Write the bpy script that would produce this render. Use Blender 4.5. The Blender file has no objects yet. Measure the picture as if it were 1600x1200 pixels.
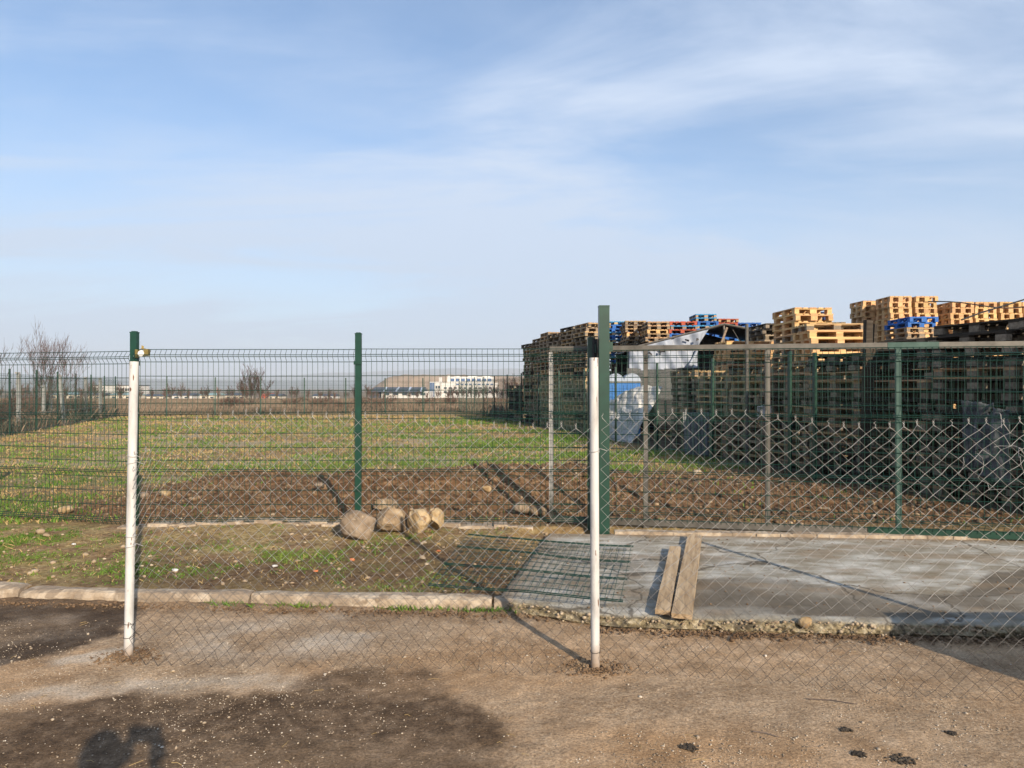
import bpy, math, random
import numpy as np
from mathutils import Vector, Matrix, Euler

random.seed(7)
rng = np.random.default_rng(7)
R = math.radians
scene = bpy.context.scene
COL = scene.collection

# ------------------------------------------------------------------ camera
cam = bpy.data.objects.new('camera', bpy.data.cameras.new('camera'))
COL.objects.link(cam)
cam.location = (0, 0, 1.6)
cam.rotation_euler = (R(90.31), 0, 0)
cam.data.sensor_width = 36
cam.data.lens = 24.98
cam.data.clip_start = 0.05
cam.data.clip_end = 60000
scene.camera = cam

# ------------------------------------------------------------------ sky and sun
SUN_EL, SUN_AZ = R(23.0), R(27.0)          # sun stands behind the camera, to the right
to_sun = Vector((math.sin(SUN_AZ) * math.cos(SUN_EL), -math.cos(SUN_AZ) * math.cos(SUN_EL), math.sin(SUN_EL)))
sun = bpy.data.objects.new('sun', bpy.data.lights.new('sun', 'SUN'))
COL.objects.link(sun)
sun.data.energy = 5.0
sun.data.angle = R(0.5)
sun.data.color = (1.0, 0.85, 0.66)
sun.location = (8, -12, 20)
sun.rotation_euler = to_sun.to_track_quat('Z', 'Y').to_euler()

world = bpy.data.worlds.new('World')
scene.world = world
world.use_nodes = True
nt = world.node_tree
nt.nodes.clear()
def N(tree, typ, **kw):
    n = tree.nodes.new(typ)
    for k, v in kw.items():
        setattr(n, k, v)
    return n
def build_world():
    L = nt.links.new
    out = N(nt, 'ShaderNodeOutputWorld')
    bg = N(nt, 'ShaderNodeBackground')
    bg.inputs['Strength'].default_value = 0.11
    L(bg.outputs[0], out.inputs[0])
    sky = N(nt, 'ShaderNodeTexSky')
    sky.sky_type = 'NISHITA'
    sky.sun_disc = False
    sky.sun_elevation = SUN_EL
    sky.sun_rotation = math.atan2(to_sun.x, to_sun.y)
    sky.altitude = 550
    sky.air_density = 1.0
    sky.dust_density = 0.6
    sky.ozone_density = 2.0
    tc = N(nt, 'ShaderNodeTexCoord')
    sep = N(nt, 'ShaderNodeSeparateXYZ')
    L(tc.outputs['Generated'], sep.inputs[0])
    def m(op, a, b=None, c=None):
        n = N(nt, 'ShaderNodeMath', operation=op)
        for i, v in enumerate((a, b, c)):
            if v is None: continue
            if hasattr(v, 'links'): L(v, n.inputs[i])
            else: n.inputs[i].default_value = v
        return n.outputs[0]
    z = m('MAXIMUM', sep.outputs['Z'], 0.0)
    zz = m('ADD', z, 0.16)
    px = m('DIVIDE', sep.outputs['X'], zz)
    py = m('DIVIDE', sep.outputs['Y'], zz)
    comb = N(nt, 'ShaderNodeCombineXYZ')
    L(px, comb.inputs[0]); L(py, comb.inputs[1])
    def layer(rot, sc, noise, detail, rough, lo, hi, dist, off):
        mp = N(nt, 'ShaderNodeMapping')
        mp.inputs['Rotation'].default_value = (0, 0, R(rot))
        mp.inputs['Scale'].default_value = sc
        mp.inputs['Location'].default_value = off
        L(comb.outputs[0], mp.inputs[0])
        no = N(nt, 'ShaderNodeTexNoise')
        no.inputs['Scale'].default_value = noise
        no.inputs['Detail'].default_value = detail
        no.inputs['Roughness'].default_value = rough
        no.inputs['Distortion'].default_value = dist
        L(mp.outputs[0], no.inputs['Vector'])
        mr = N(nt, 'ShaderNodeMapRange', interpolation_type='SMOOTHSTEP')
        mr.inputs['From Min'].default_value = lo
        mr.inputs['From Max'].default_value = hi
        L(no.outputs['Fac'], mr.inputs['Value'])
        return mr.outputs[0]
    veil = layer(24, (0.6, 0.9, 1), 0.7, 5, 0.55, 0.36, 0.74, 0.5, (3.1, 1.4, 0))
    streak = layer(-58, (0.42, 1.25, 1), 1.25, 8, 0.60, 0.44, 0.72, 0.7, (2.6, 0.2, 0))
    wisp = layer(-25, (0.5, 1.1, 1), 2.6, 8, 0.62, 0.40, 0.80, 0.5, (5.0, 7.7, 0))
    a = m('MULTIPLY_ADD', veil, 0.52, 0.10)
    b = m('MULTIPLY', streak, 0.55)
    c = m('MULTIPLY', wisp, 0.22)
    s = m('ADD', m('ADD', a, b), c)
    hzn = N(nt, 'ShaderNodeMapRange', interpolation_type='SMOOTHSTEP')
    hzn.inputs['From Min'].default_value = -0.06; hzn.inputs['From Max'].default_value = 0.44
    hzn.inputs['To Min'].default_value = 1.0; hzn.inputs['To Max'].default_value = 0.0
    L(z, hzn.inputs['Value'])
    hz = hzn.outputs[0]     # the veil closes towards the horizon
    s = m('MINIMUM', m('ADD', m('MULTIPLY', s, m('SUBTRACT', 1.0, m('MULTIPLY', hz, 0.6))), m('MULTIPLY', hz, 0.95)), 0.95)
    mix = N(nt, 'ShaderNodeMix', data_type='RGBA')
    L(s, mix.inputs[0])
    hs = N(nt, 'ShaderNodeHueSaturation')
    hs.inputs['Saturation'].default_value = 1.2
    hs.inputs['Value'].default_value = 1.06
    L(sky.outputs[0], hs.inputs['Color'])
    L(hs.outputs[0], mix.inputs[6])
    cmix = N(nt, 'ShaderNodeMix', data_type='RGBA')
    L(hz, cmix.inputs[0])
    cmix.inputs[6].default_value = (4.15, 4.85, 6.0, 1)
    cmix.inputs[7].default_value = (3.6, 4.3, 5.25, 1)
    L(cmix.outputs[2], mix.inputs[7])
    L(mix.outputs[2], bg.inputs['Color'])
build_world()
vs = scene.view_settings
vs.view_transform = 'Standard'
vs.look = 'None'
vs.exposure = 0.58
vs.gamma = 1.0
vs.use_curve_mapping = False
scene.cycles.max_bounces = 6
scene.cycles.volume_bounces = 0

# ------------------------------------------------------------------ helpers
def tag(o, label=None, cat=None, group=None, kind=None):
    if label: o['label'] = label
    if cat: o['category'] = cat
    if group: o['group'] = group
    if kind: o['kind'] = kind
    return o
def empty(name, loc=(0, 0, 0), rz=0.0, label=None, cat=None, group=None):
    o = bpy.data.objects.new(name, None)
    COL.objects.link(o)
    o.location = loc
    o.rotation_euler = (0, 0, rz)
    o.empty_display_size = 0.1
    return tag(o, label, cat, group)
def link(name, mesh, parent=None, loc=(0, 0, 0), rot=(0, 0, 0)):
    o = bpy.data.objects.new(name, mesh)
    COL.objects.link(o)
    if parent: o.parent = parent
    o.location = loc
    o.rotation_euler = rot
    return o
def copy_tree(o, parent=None):
    c = o.copy()
    COL.objects.link(c)
    c.parent = parent
    for ch in o.children: copy_tree(ch, c)
    return c

class MB:
    """collects boxes and tubes, builds one mesh"""
    def __init__(self): self.v = []; self.f = []
    def add(self, vs_, fs):
        b = len(self.v)
        self.v.extend(vs_)
        self.f.extend([tuple(i + b for i in f) for f in fs])
    def box(self, c, s, rot=None, jit=0.0):
        hx, hy, hz = s[0] / 2, s[1] / 2, s[2] / 2
        P = [Vector((x * hx, y * hy, z * hz)) for x in (-1, 1) for y in (-1, 1) for z in (-1, 1)]
        if jit: P = [p + Vector((random.uniform(-jit, jit), random.uniform(-jit, jit), random.uniform(-jit, jit))) for p in P]
        if rot is not None:
            M = rot if isinstance(rot, Matrix) else Euler(rot).to_matrix()
            P = [M @ p for p in P]
        c = Vector(c)
        self.add([tuple(p + c) for p in P],
                 [(0, 1, 3, 2), (4, 6, 7, 5), (0, 4, 5, 1), (2, 3, 7, 6), (0, 2, 6, 4), (1, 5, 7, 3)])
        return self
    def tube(self, pts, r, n=4, cap=True, r_end=None, phase=0.0):
        pts = [Vector(p) for p in pts]
        k = len(pts)
        rings = []
        for i, p in enumerate(pts):
            d = (pts[min(i + 1, k - 1)] - pts[max(i - 1, 0)])
            if d.length < 1e-9: d = Vector((0, 0, 1))
            d.normalize()
            up = Vector((0, 0, 1)) if abs(d.z) < 0.9 else Vector((0, 1, 0))
            a = d.cross(up).normalized(); b = d.cross(a)
            rr = r if r_end is None else r + (r_end - r) * i / max(1, k - 1)
            rings.append([tuple(p + (a * math.cos(phase + 2 * math.pi * j / n) + b * math.sin(phase + 2 * math.pi * j / n)) * rr) for j in range(n)])
        vs_ = [q for ring in rings for q in ring]
        fs = []
        for i in range(k - 1):
            for j in range(n):
                j2 = (j + 1) % n
                fs.append((i * n + j, (i + 1) * n + j, (i + 1) * n + j2, i * n + j2))
        if cap and n > 2:
            fs.append(tuple(range(n))); fs.append(tuple((k - 1) * n + j for j in reversed(range(n))))
        self.add(vs_, fs)
        return self
    def mesh(self, name, mat, smooth=False):
        me = bpy.data.meshes.new(name)
        me.from_pydata(self.v, [], self.f)
        if mat: me.materials.append(mat)
        if smooth:
            me.polygons.foreach_set('use_smooth', [True] * len(me.polygons))
        me.update()
        return me
    def build(self, name, mat, parent=None, loc=(0, 0, 0), rot=(0, 0, 0), smooth=False):
        return link(name, self.mesh(name, mat, smooth), parent, loc, rot)

def np_mesh(name, V, F, mat, smooth=False, attr=None):
    """V (n,3), F (m,k) arrays with k = 3 or 4"""
    me = bpy.data.meshes.new(name)
    V = np.asarray(V, dtype=np.float32); F = np.asarray(F, dtype=np.int32)
    me.vertices.add(len(V)); me.vertices.foreach_set('co', V.ravel())
    k = F.shape[1]
    me.loops.add(F.size); me.loops.foreach_set('vertex_index', F.ravel())
    me.polygons.add(len(F))
    me.polygons.foreach_set('loop_start', np.arange(0, F.size, k, dtype=np.int32))
    me.polygons.foreach_set('loop_total', np.full(len(F), k, dtype=np.int32))
    if smooth: me.polygons.foreach_set('use_smooth', np.ones(len(F), dtype=bool))
    me.update(calc_edges=True)
    if attr is not None:
        for nm, arr in attr.items():
            at = me.attributes.new(nm, 'FLOAT_COLOR', 'POINT')
            at.data.foreach_set('color', np.asarray(arr, dtype=np.float32).ravel())
    if mat: me.materials.append(mat)
    return me

# --- value noise on arrays
def _hash(ix, iy, seed):
    h = (ix.astype(np.int64) * 374761393 + iy.astype(np.int64) * 668265263 + seed * 1442695041) & 0xffffffff
    h = ((h ^ (h >> 13)) * 1274126177) & 0xffffffff
    return ((h ^ (h >> 16)) & 0xffff) / 65535.0
def vnoise(x, y, seed=0):
    x = np.asarray(x, float); y = np.asarray(y, float)
    ix = np.floor(x); iy = np.floor(y)
    fx = x - ix; fy = y - iy
    fx = fx * fx * (3 - 2 * fx); fy = fy * fy * (3 - 2 * fy)
    a = _hash(ix, iy, seed); b = _hash(ix + 1, iy, seed); c = _hash(ix, iy + 1, seed); d = _hash(ix + 1, iy + 1, seed)
    return (a * (1 - fx) + b * fx) * (1 - fy) + (c * (1 - fx) + d * fx) * fy
def fbm(x, y, seed=0, oct=4, gain=0.5):
    s = 0; a = 1; t = 0
    for o in range(oct):
        s = s + a * vnoise(x * 2 ** o, y * 2 ** o, seed + o * 17); t += a; a *= gain
    return s / t                       # 0..1
def sstep(a, b, x):
    t = np.clip((np.asarray(x, float) - a) / (b - a), 0, 1)
    return t * t * (3 - 2 * t)
def poly_sd(x, y, poly):
    """signed distance to polygon, positive inside"""
    x = np.asarray(x, float); y = np.asarray(y, float)
    d = np.full(x.shape, 1e9); ins = np.zeros(x.shape, bool)
    n = len(poly)
    for i in range(n):
        x0, y0 = poly[i]; x1, y1 = poly[(i + 1) % n]
        ex, ey = x1 - x0, y1 - y0
        t = np.clip(((x - x0) * ex + (y - y0) * ey) / (ex * ex + ey * ey + 1e-12), 0, 1)
        d = np.minimum(d, np.hypot(x - x0 - t * ex, y - y0 - t * ey))
        c = ((y0 > y) != (y1 > y)) & (x < (x1 - x0) * (y - y0) / (y1 - y0 + 1e-12) + x0)
        ins ^= c
    return np.where(ins, d, -d)

# ------------------------------------------------------------------ materials
def srgb(r, g, b):
    f = lambda c: (c / 255 / 12.92) if c / 255 <= 0.04045 else ((c / 255 + 0.055) / 1.055) ** 2.4
    return (f(r), f(g), f(b), 1)
def mat_noise(name, stops, scale=6, detail=6, stretch=(1, 1, 1), rough=0.8, bump=0.0, bump_scale=None, metallic=0.0,
              vary=0.0, hue=0.0, coord='Object', distortion=0.0, spots=None, spec=0.3):
    """colour ramp over a noise, optional per-object variation, spots=(colour, scale, threshold)"""
    m = bpy.data.materials.new(name)
    m.use_nodes = True
    t = m.node_tree
    L = t.links.new
    b = t.nodes['Principled BSDF']
    b.inputs['Roughness'].default_value = rough
    b.inputs['Metallic'].default_value = metallic
    b.inputs['Specular IOR Level'].default_value = spec
    tc = N(t, 'ShaderNodeTexCoord')
    mp = N(t, 'ShaderNodeMapping')
    mp.inputs['Scale'].default_value = stretch
    oi = N(t, 'ShaderNodeObjectInfo')
    L(tc.outputs[coord], mp.inputs[0])
    ad = N(t, 'ShaderNodeVectorMath', operation='ADD')
    mu = N(t, 'ShaderNodeMath', operation='MULTIPLY'); mu.inputs[1].default_value = 37.0 if coord == 'Object' else 0.0
    L(oi.outputs['Random'], mu.inputs[0])
    L(mp.outputs[0], ad.inputs[0]); L(mu.outputs[0], ad.inputs[1])
    no = N(t, 'ShaderNodeTexNoise')
    no.inputs['Scale'].default_value = scale
    no.inputs['Detail'].default_value = detail
    no.inputs['Roughness'].default_value = 0.6
    no.inputs['Distortion'].default_value = distortion
    L(ad.outputs[0], no.inputs['Vector'])
    cr = N(t, 'ShaderNodeValToRGB')
    while len(cr.color_ramp.elements) < len(stops): cr.color_ramp.elements.new(0.5)
    for e, (p, c) in zip(cr.color_ramp.elements, stops):
        e.position = p; e.color = c if len(c) == 4 else (*c, 1)
    L(no.outputs['Fac'], cr.inputs[0])
    col = cr.outputs[0]
    if spots:
        n2 = N(t, 'ShaderNodeTexNoise')
        n2.inputs['Scale'].default_value = spots[1]; n2.inputs['Detail'].default_value = 4
        L(ad.outputs[0], n2.inputs['Vector'])
        mr = N(t, 'ShaderNodeMapRange')
        mr.inputs['From Min'].default_value = spots[2]; mr.inputs['From Max'].default_value = spots[2] + (0.05 if scale > 5.5 or 'paint' in name else 0.14)
        L(n2.outputs['Fac'], mr.inputs['Value'])
        mx = N(t, 'ShaderNodeMix', data_type='RGBA')
        L(mr.outputs[0], mx.inputs[0]); L(col, mx.inputs[6]); mx.inputs[7].default_value = spots[0] if len(spots[0]) == 4 else (*spots[0], 1)
        col = mx.outputs[2]
    if vary or hue:
        hs = N(t, 'ShaderNodeHueSaturation')
        mr2 = N(t, 'ShaderNodeMapRange')
        mr2.inputs['To Min'].default_value = 1 - vary; mr2.inputs['To Max'].default_value = 1 + vary
        L(oi.outputs['Random'], mr2.inputs['Value']); L(mr2.outputs[0], hs.inputs['Value'])
        if hue:
            mr3 = N(t, 'ShaderNodeMapRange')
            mr3.inputs['To Min'].default_value = 0.5 - hue; mr3.inputs['To Max'].default_value = 0.5 + hue
            fr = N(t, 'ShaderNodeMath', operation='FRACT')
            m7 = N(t, 'ShaderNodeMath', operation='MULTIPLY'); m7.inputs[1].default_value = 7.3
            L(oi.outputs['Random'], m7.inputs[0]); L(m7.outputs[0], fr.inputs[0]); L(fr.outputs[0], mr3.inputs['Value'])
            L(mr3.outputs[0], hs.inputs['Hue'])
        L(col, hs.inputs['Color']); col = hs.outputs[0]
    L(col, b.inputs['Base Color'])
    if bump:
        bp = N(t, 'ShaderNodeBump')
        bp.inputs['Strength'].default_value = bump
        bp.inputs['Distance'].default_value = 0.02
        h = no.outputs['Fac']
        if bump_scale:
            n3 = N(t, 'ShaderNodeTexNoise')
            n3.inputs['Scale'].default_value = bump_scale; n3.inputs['Detail'].default_value = 5
            L(ad.outputs[0], n3.inputs['Vector']); h = n3.outputs['Fac']
        L(h, bp.inputs['Height']); L(bp.outputs[0], b.inputs['Normal'])
    return m

M = {}
M['green'] = mat_noise('green_powder_coat', [(0.3, (0.003, 0.030, 0.018)), (0.7, (0.005, 0.046, 0.028))], 9, rough=0.38, spec=0.5, vary=0.1)
M['green_wire'] = mat_noise('green_coated_wire', [(0.3, (0.003, 0.026, 0.017)), (0.7, (0.005, 0.04, 0.026))], 3, rough=0.38, spec=0.5)
M['green_pale'] = mat_noise('pale_green_primer', [(0.3, (0.025, 0.062, 0.050)), (0.7, (0.065, 0.115, 0.096))], 8, rough=0.5)
M['white_paint'] = mat_noise('chipped_white_paint', [(0.3, (0.36, 0.35, 0.335)), (0.5, (0.50, 0.495, 0.48)), (0.7, (0.56, 0.555, 0.54))], 5, rough=0.5, bump=0.08,
                             stretch=(3, 3, 0.8), spots=((0.13, 0.055, 0.025), 17, 0.645), spec=0.4)
M['galv'] = mat_noise('galvanised_wire', [(0.3, (0.26, 0.25, 0.235)), (0.7, (0.46, 0.45, 0.425))], 20, rough=0.6, metallic=0.2)
def foot_tone(m, colour, z0, z1, amount):
    '''mud on pipes, darker tone on wires, low on a thing, broken up by noise'''
    t = m.node_tree; L = t.links.new; b = t.nodes['Principled BSDF']
    src = b.inputs['Base Color'].links[0].from_socket
    geo = N(t, 'ShaderNodeNewGeometry'); sp = N(t, 'ShaderNodeSeparateXYZ'); L(geo.outputs['Position'], sp.inputs[0])
    no = N(t, 'ShaderNodeTexNoise'); no.inputs['Scale'].default_value = 9; no.inputs['Detail'].default_value = 6; L(geo.outputs['Position'], no.inputs['Vector'])
    sc = N(t, 'ShaderNodeMath', operation='MULTIPLY_ADD'); L(no.outputs['Fac'], sc.inputs[0]); sc.inputs[1].default_value = (z1 - z0) * 1.2; L(sp.outputs['Z'], sc.inputs[2])
    mr = N(t, 'ShaderNodeMapRange', interpolation_type='SMOOTHSTEP'); mr.inputs['From Min'].default_value = z0 + (z1 - z0) * .6; mr.inputs['From Max'].default_value = z1 + (z1 - z0) * .6
    mr.inputs['To Min'].default_value = amount; mr.inputs['To Max'].default_value = 0; L(sc.outputs[0], mr.inputs['Value'])
    mx = N(t, 'ShaderNodeMix', data_type='RGBA'); L(mr.outputs[0], mx.inputs[0]); L(src, mx.inputs[6]); mx.inputs[7].default_value = (*colour, 1)
    L(mx.outputs[2], b.inputs['Base Color'])
foot_tone(M['galv'], (0.040, 0.032, 0.025), 0.15, 0.70, 0.95)  # net wires get darker towards the ground
foot_tone(M['white_paint'], (0.22, 0.14, 0.08), 0.0, 0.16, 0.85)  # mud splashed on the pipe feet
M['steel_worn'] = mat_noise('weathered_grey_steel', [(0.3, (0.075, 0.068, 0.058)), (0.55, (0.13, 0.12, 0.105)), (0.8, (0.19, 0.175, 0.15))], 6, rough=0.55, metallic=0.3,
                            stretch=(1, 1, 1), bump=0.05)
M['dark_rubber'] = mat_noise('black_nylon', [(0.3, (0.012, 0.012, 0.013)), (0.7, (0.02, 0.02, 0.02))], 10, rough=0.5)
M['brass'] = mat_noise('zinc_yellow_latch', [(0.3, (0.30, 0.21, 0.06)), (0.7, (0.42, 0.32, 0.12))], 30, rough=0.35, metallic=0.8)
M['nylon'] = mat_noise('white_nylon', [(0.3, (0.72, 0.71, 0.67)), (0.7, (0.8, 0.79, 0.76))], 10, rough=0.4)
M['wood_fresh'] = mat_noise('fresh_pine', [(0.25, (0.40, 0.22, 0.09)), (0.5, (0.56, 0.35, 0.16)), (0.75, (0.64, 0.43, 0.22))], 3, stretch=(1.2, 9, 9),
                            rough=0.75, vary=0.22, hue=0.012, bump=0.05)
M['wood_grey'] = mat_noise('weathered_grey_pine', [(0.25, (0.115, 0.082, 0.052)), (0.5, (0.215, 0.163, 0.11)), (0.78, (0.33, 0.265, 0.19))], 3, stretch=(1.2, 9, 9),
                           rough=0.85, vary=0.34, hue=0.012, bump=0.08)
M['wood_mid'] = mat_noise('used_tan_pine', [(0.25, (0.27, 0.165, 0.08)), (0.5, (0.40, 0.265, 0.14)), (0.78, (0.50, 0.36, 0.21))], 3, stretch=(1.2, 9, 9),
                          rough=0.8, vary=0.32, hue=0.015, bump=0.06)
M['wood_old_shade'] = mat_noise('old_shade_dark_pine', [(0.25, (0.020, 0.015, 0.010)), (0.55, (0.050, 0.039, 0.028)), (0.8, (0.12, 0.10, 0.078))], 3, stretch=(1.2, 9, 9),
                          rough=0.85, vary=0.35, bump=0.08)  # old wood, darkened further so the colour deepens the shade on the stacks
M['wood_block'] = mat_noise('pressed_chip_block', [(0.3, (0.13, 0.10, 0.07)), (0.7, (0.27, 0.225, 0.17))], 30, rough=0.9, vary=0.25)
def painted(name, c, chip):
    return mat_noise(name, [(0.2, tuple(x * 0.75 for x in c)), (0.7, c)], 5, rough=0.65, vary=0.2, stretch=(1, 3, 3), spots=(chip, 9, 0.62))
M['paint_blue'] = painted('blue_paint', (0.015, 0.12, 0.42), (0.20, 0.17, 0.12))
M['paint_cyan'] = painted('light_blue_paint', (0.03, 0.24, 0.46), (0.30, 0.25, 0.18))
M['paint_red'] = painted('red_paint', (0.38, 0.065, 0.03), (0.30, 0.18, 0.10))
M['paint_navy'] = painted('navy_paint', (0.012, 0.03, 0.10), (0.06, 0.06, 0.07))
M['concrete_old'] = mat_noise('old_kerb_concrete', [(0.25, (0.20, 0.145, 0.095)), (0.48, (0.36, 0.285, 0.205)), (0.7, (0.48, 0.41, 0.32))], 7, detail=12, rough=0.92, bump=0.8, bump_scale=28,
                              spots=((0.25, 0.195, 0.14), 5.5, 0.50))
M['concrete_grey'] = mat_noise('grey_concrete', [(0.25, (0.22, 0.215, 0.20)), (0.7, (0.36, 0.355, 0.34))], 8, detail=8, rough=0.9, bump=0.3, bump_scale=40)
M['plank'] = mat_noise('dusty_plank', [(0.25, (0.21, 0.135, 0.07)), (0.5, (0.40, 0.29, 0.175)), (0.75, (0.56, 0.45, 0.31))], 2.5, stretch=(14, 1.0, 14), rough=0.9, vary=0.12, bump=0.15,
                       spots=((0.26, 0.18, 0.11), 5, 0.55))
M['rock_brown'] = mat_noise('brown_rock', [(0.3, (0.13, 0.092, 0.06)), (0.5, (0.225, 0.17, 0.118)), (0.7, (0.34, 0.27, 0.20))], 6, detail=10, rough=0.95, bump=0.6, bump_scale=16, spots=((0.34, 0.27, 0.19), 16, 0.66))
M['rock_mixed'] = mat_noise('crusted_rock', [(0.3, (0.12, 0.08, 0.048)), (0.52, (0.25, 0.18, 0.11)), (0.7, (0.42, 0.33, 0.22))], 8, detail=10, rough=0.95, bump=0.7, bump_scale=20)
M['rock_pale'] = mat_noise('pale_limestone', [(0.3, (0.20, 0.125, 0.06)), (0.5, (0.36, 0.26, 0.14)), (0.7, (0.50, 0.41, 0.28))], 9, detail=10, rough=0.95, bump=0.7, bump_scale=22,
                            spots=((0.22, 0.14, 0.075), 9, 0.60))
M['stone'] = mat_noise('field_stone', [(0.2, (0.20, 0.14, 0.085)), (0.5, (0.31, 0.235, 0.155)), (0.75, (0.48, 0.40, 0.29))], 3.2, rough=0.95, coord='Object', detail=3)
M['pebble'] = mat_noise('road_pebble', [(0.3, (0.20, 0.155, 0.11)), (0.5, (0.34, 0.27, 0.195)), (0.62, (0.42, 0.36, 0.28)), (0.8, (0.60, 0.55, 0.48))], 9, detail=1, rough=0.9)
M['clod'] = mat_noise('soil_clod', [(0.3, (0.085, 0.05, 0.027)), (0.52, (0.15, 0.095, 0.054)), (0.64, (0.215, 0.145, 0.086)), (0.78, (0.40, 0.31, 0.20))], 7, detail=2, rough=0.95)
M['grass'] = mat_noise('young_grass', [(0.25, (0.05, 0.105, 0.012)), (0.5, (0.095, 0.17, 0.02)), (0.8, (0.19, 0.23, 0.045))], 1.3, detail=8, rough=0.65)
M['straw'] = mat_noise('dry_grass', [(0.25, (0.20, 0.13, 0.05)), (0.5, (0.34, 0.235, 0.10)), (0.8, (0.50, 0.38, 0.19))], 0.8, detail=8, rough=0.8)
M['reed'] = mat_noise('dry_reed', [(0.25, (0.125, 0.09, 0.064)), (0.5, (0.20, 0.148, 0.105)), (0.8, (0.29, 0.225, 0.165))], 0.12, detail=8, rough=0.85)
M['bark'] = mat_noise('grey_brown_bark', [(0.3, (0.075, 0.055, 0.044)), (0.7, (0.15, 0.115, 0.093))], 5, rough=0.9, vary=0.2)
M['twig'] = mat_noise('brown_twig', [(0.3, (0.08, 0.048, 0.036)), (0.7, (0.155, 0.10, 0.078))], 2, rough=0.9, vary=0.25)
M['twig_red'] = mat_noise('reddish_twig', [(0.3, (0.13, 0.07, 0.055)), (0.7, (0.22, 0.13, 0.10))], 2, rough=0.9, vary=0.25)
M['tarp_white_shade'] = mat_noise('white_tarpaulin_shade', [(0.2, (0.20, 0.22, 0.265)), (0.6, (0.30, 0.33, 0.385))], 2, detail=8, rough=0.5, bump=0.2, bump_scale=6)  # white sheet in blue-grey: its shade is put into the colour
M['tarp_grey'] = mat_noise('dirty_grey_tarpaulin', [(0.25, (0.24, 0.23, 0.215)), (0.5, (0.50, 0.49, 0.47)), (0.7, (0.68, 0.67, 0.65))], 2.2, detail=9, rough=0.6, bump=0.35, bump_scale=7,
                           spots=((0.16, 0.15, 0.14), 6, 0.62))
M['tarp_dark'] = mat_noise('grey_shade_net', [(0.3, (0.06, 0.06, 0.058)), (0.7, (0.13, 0.13, 0.125))], 30, rough=0.85)
M['tarp_black'] = mat_noise('black_sheeting', [(0.3, (0.012, 0.012, 0.015)), (0.7, (0.03, 0.03, 0.035))], 4, rough=0.5)
M['skip_blue'] = mat_noise('blue_skip_paint', [(0.25, (0.03, 0.14, 0.42)), (0.7, (0.06, 0.22, 0.55))], 3, stretch=(1, 1, 0.3), detail=8, rough=0.5, spots=((0.22, 0.22, 0.24), 9, 0.64))
M['skip_pale'] = mat_noise('pale_blue_cover', [(0.3, (0.36, 0.42, 0.52)), (0.7, (0.46, 0.52, 0.62))], 4, rough=0.5)
M['corr'] = mat_noise('dull_corrugated_sheet', [(0.3, (0.15, 0.16, 0.165)), (0.7, (0.25, 0.26, 0.27))], 6, rough=0.6, metallic=0.2)
M['white_render'] = mat_noise('white_render', [(0.3, (0.54, 0.52, 0.49)), (0.7, (0.62, 0.60, 0.57))], 0.3, rough=0.8)
M['cream_render'] = mat_noise('cream_render', [(0.3, (0.52, 0.46, 0.36)), (0.7, (0.62, 0.56, 0.46))], 0.3, rough=0.85, vary=0.12)
M['glass_blue'] = mat_noise('bluish_glazing', [(0.3, (0.05, 0.09, 0.18)), (0.7, (0.10, 0.16, 0.28))], 0.5, rough=0.15, spec=0.6)
M['glass_dark'] = mat_noise('dark_glazing', [(0.3, (0.03, 0.04, 0.05)), (0.7, (0.06, 0.075, 0.09))], 0.5, rough=0.2, spec=0.6)
M['roof_slate'] = mat_noise('dark_roof', [(0.3, (0.045, 0.05, 0.065)), (0.7, (0.08, 0.085, 0.10))], 0.4, rough=0.5)
M['roof_teal'] = mat_noise('pale_teal_roof', [(0.3, (0.22, 0.33, 0.33)), (0.7, (0.32, 0.43, 0.43))], 0.4, rough=0.7)
M['roof_red'] = mat_noise('red_roof', [(0.3, (0.34, 0.07, 0.04)), (0.7, (0.45, 0.11, 0.06))], 0.4, rough=0.8)
M['heap'] = mat_noise('spoil_heap_earth', [(0.2, (0.16, 0.125, 0.085)), (0.5, (0.27, 0.20, 0.14)), (0.8, (0.34, 0.265, 0.19))], 0.03, detail=10, rough=0.95, coord='Object', bump=0.4)
M['hill'] = mat_noise('wooded_mountain', [(0.3, (0.05, 0.06, 0.05)), (0.7, (0.11, 0.115, 0.09))], 0.002, detail=8, rough=0.95)
M['plastic_white'] = mat_noise('white_plastic_film', [(0.3, (0.42, 0.41, 0.39)), (0.7, (0.60, 0.59, 0.57))], 10, rough=0.4)
M['plastic_clear'] = mat_noise('grey_plastic_sack', [(0.3, (0.05, 0.055, 0.06)), (0.7, (0.13, 0.14, 0.15))], 6, rough=0.4, bump=0.4, bump_scale=12)
M['brick_bit'] = mat_noise('brick_fragment', [(0.3, (0.42, 0.13, 0.05)), (0.7, (0.55, 0.20, 0.08))], 12, rough=0.9)
M['cable'] = mat_noise('black_cable', [(0.3, (0.015, 0.015, 0.016)), (0.7, (0.03, 0.03, 0.03))], 10, rough=0.6)
M['cloth_dark'] = mat_noise('dark_cloth', [(0.3, (0.03, 0.035, 0.05)), (0.7, (0.05, 0.055, 0.075))], 30, rough=0.95)
M['cloth_jean'] = mat_noise('denim', [(0.3, (0.04, 0.06, 0.12)), (0.7, (0.07, 0.10, 0.17))], 40, rough=0.95)
M['skin'] = mat_noise('skin', [(0.3, (0.46, 0.28, 0.20)), (0.7, (0.54, 0.34, 0.25))], 10, rough=0.6)
M['hair'] = mat_noise('dark_hair', [(0.3, (0.02, 0.015, 0.01)), (0.7, (0.05, 0.035, 0.025))], 60, rough=0.7)
M['netting'] = mat_noise('grassy_earth_bank', [(0.25, (0.02, 0.035, 0.015)), (0.5, (0.045, 0.065, 0.025)), (0.8, (0.10, 0.095, 0.05))], 2.5, detail=10, rough=0.95, bump=0.6)
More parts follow.
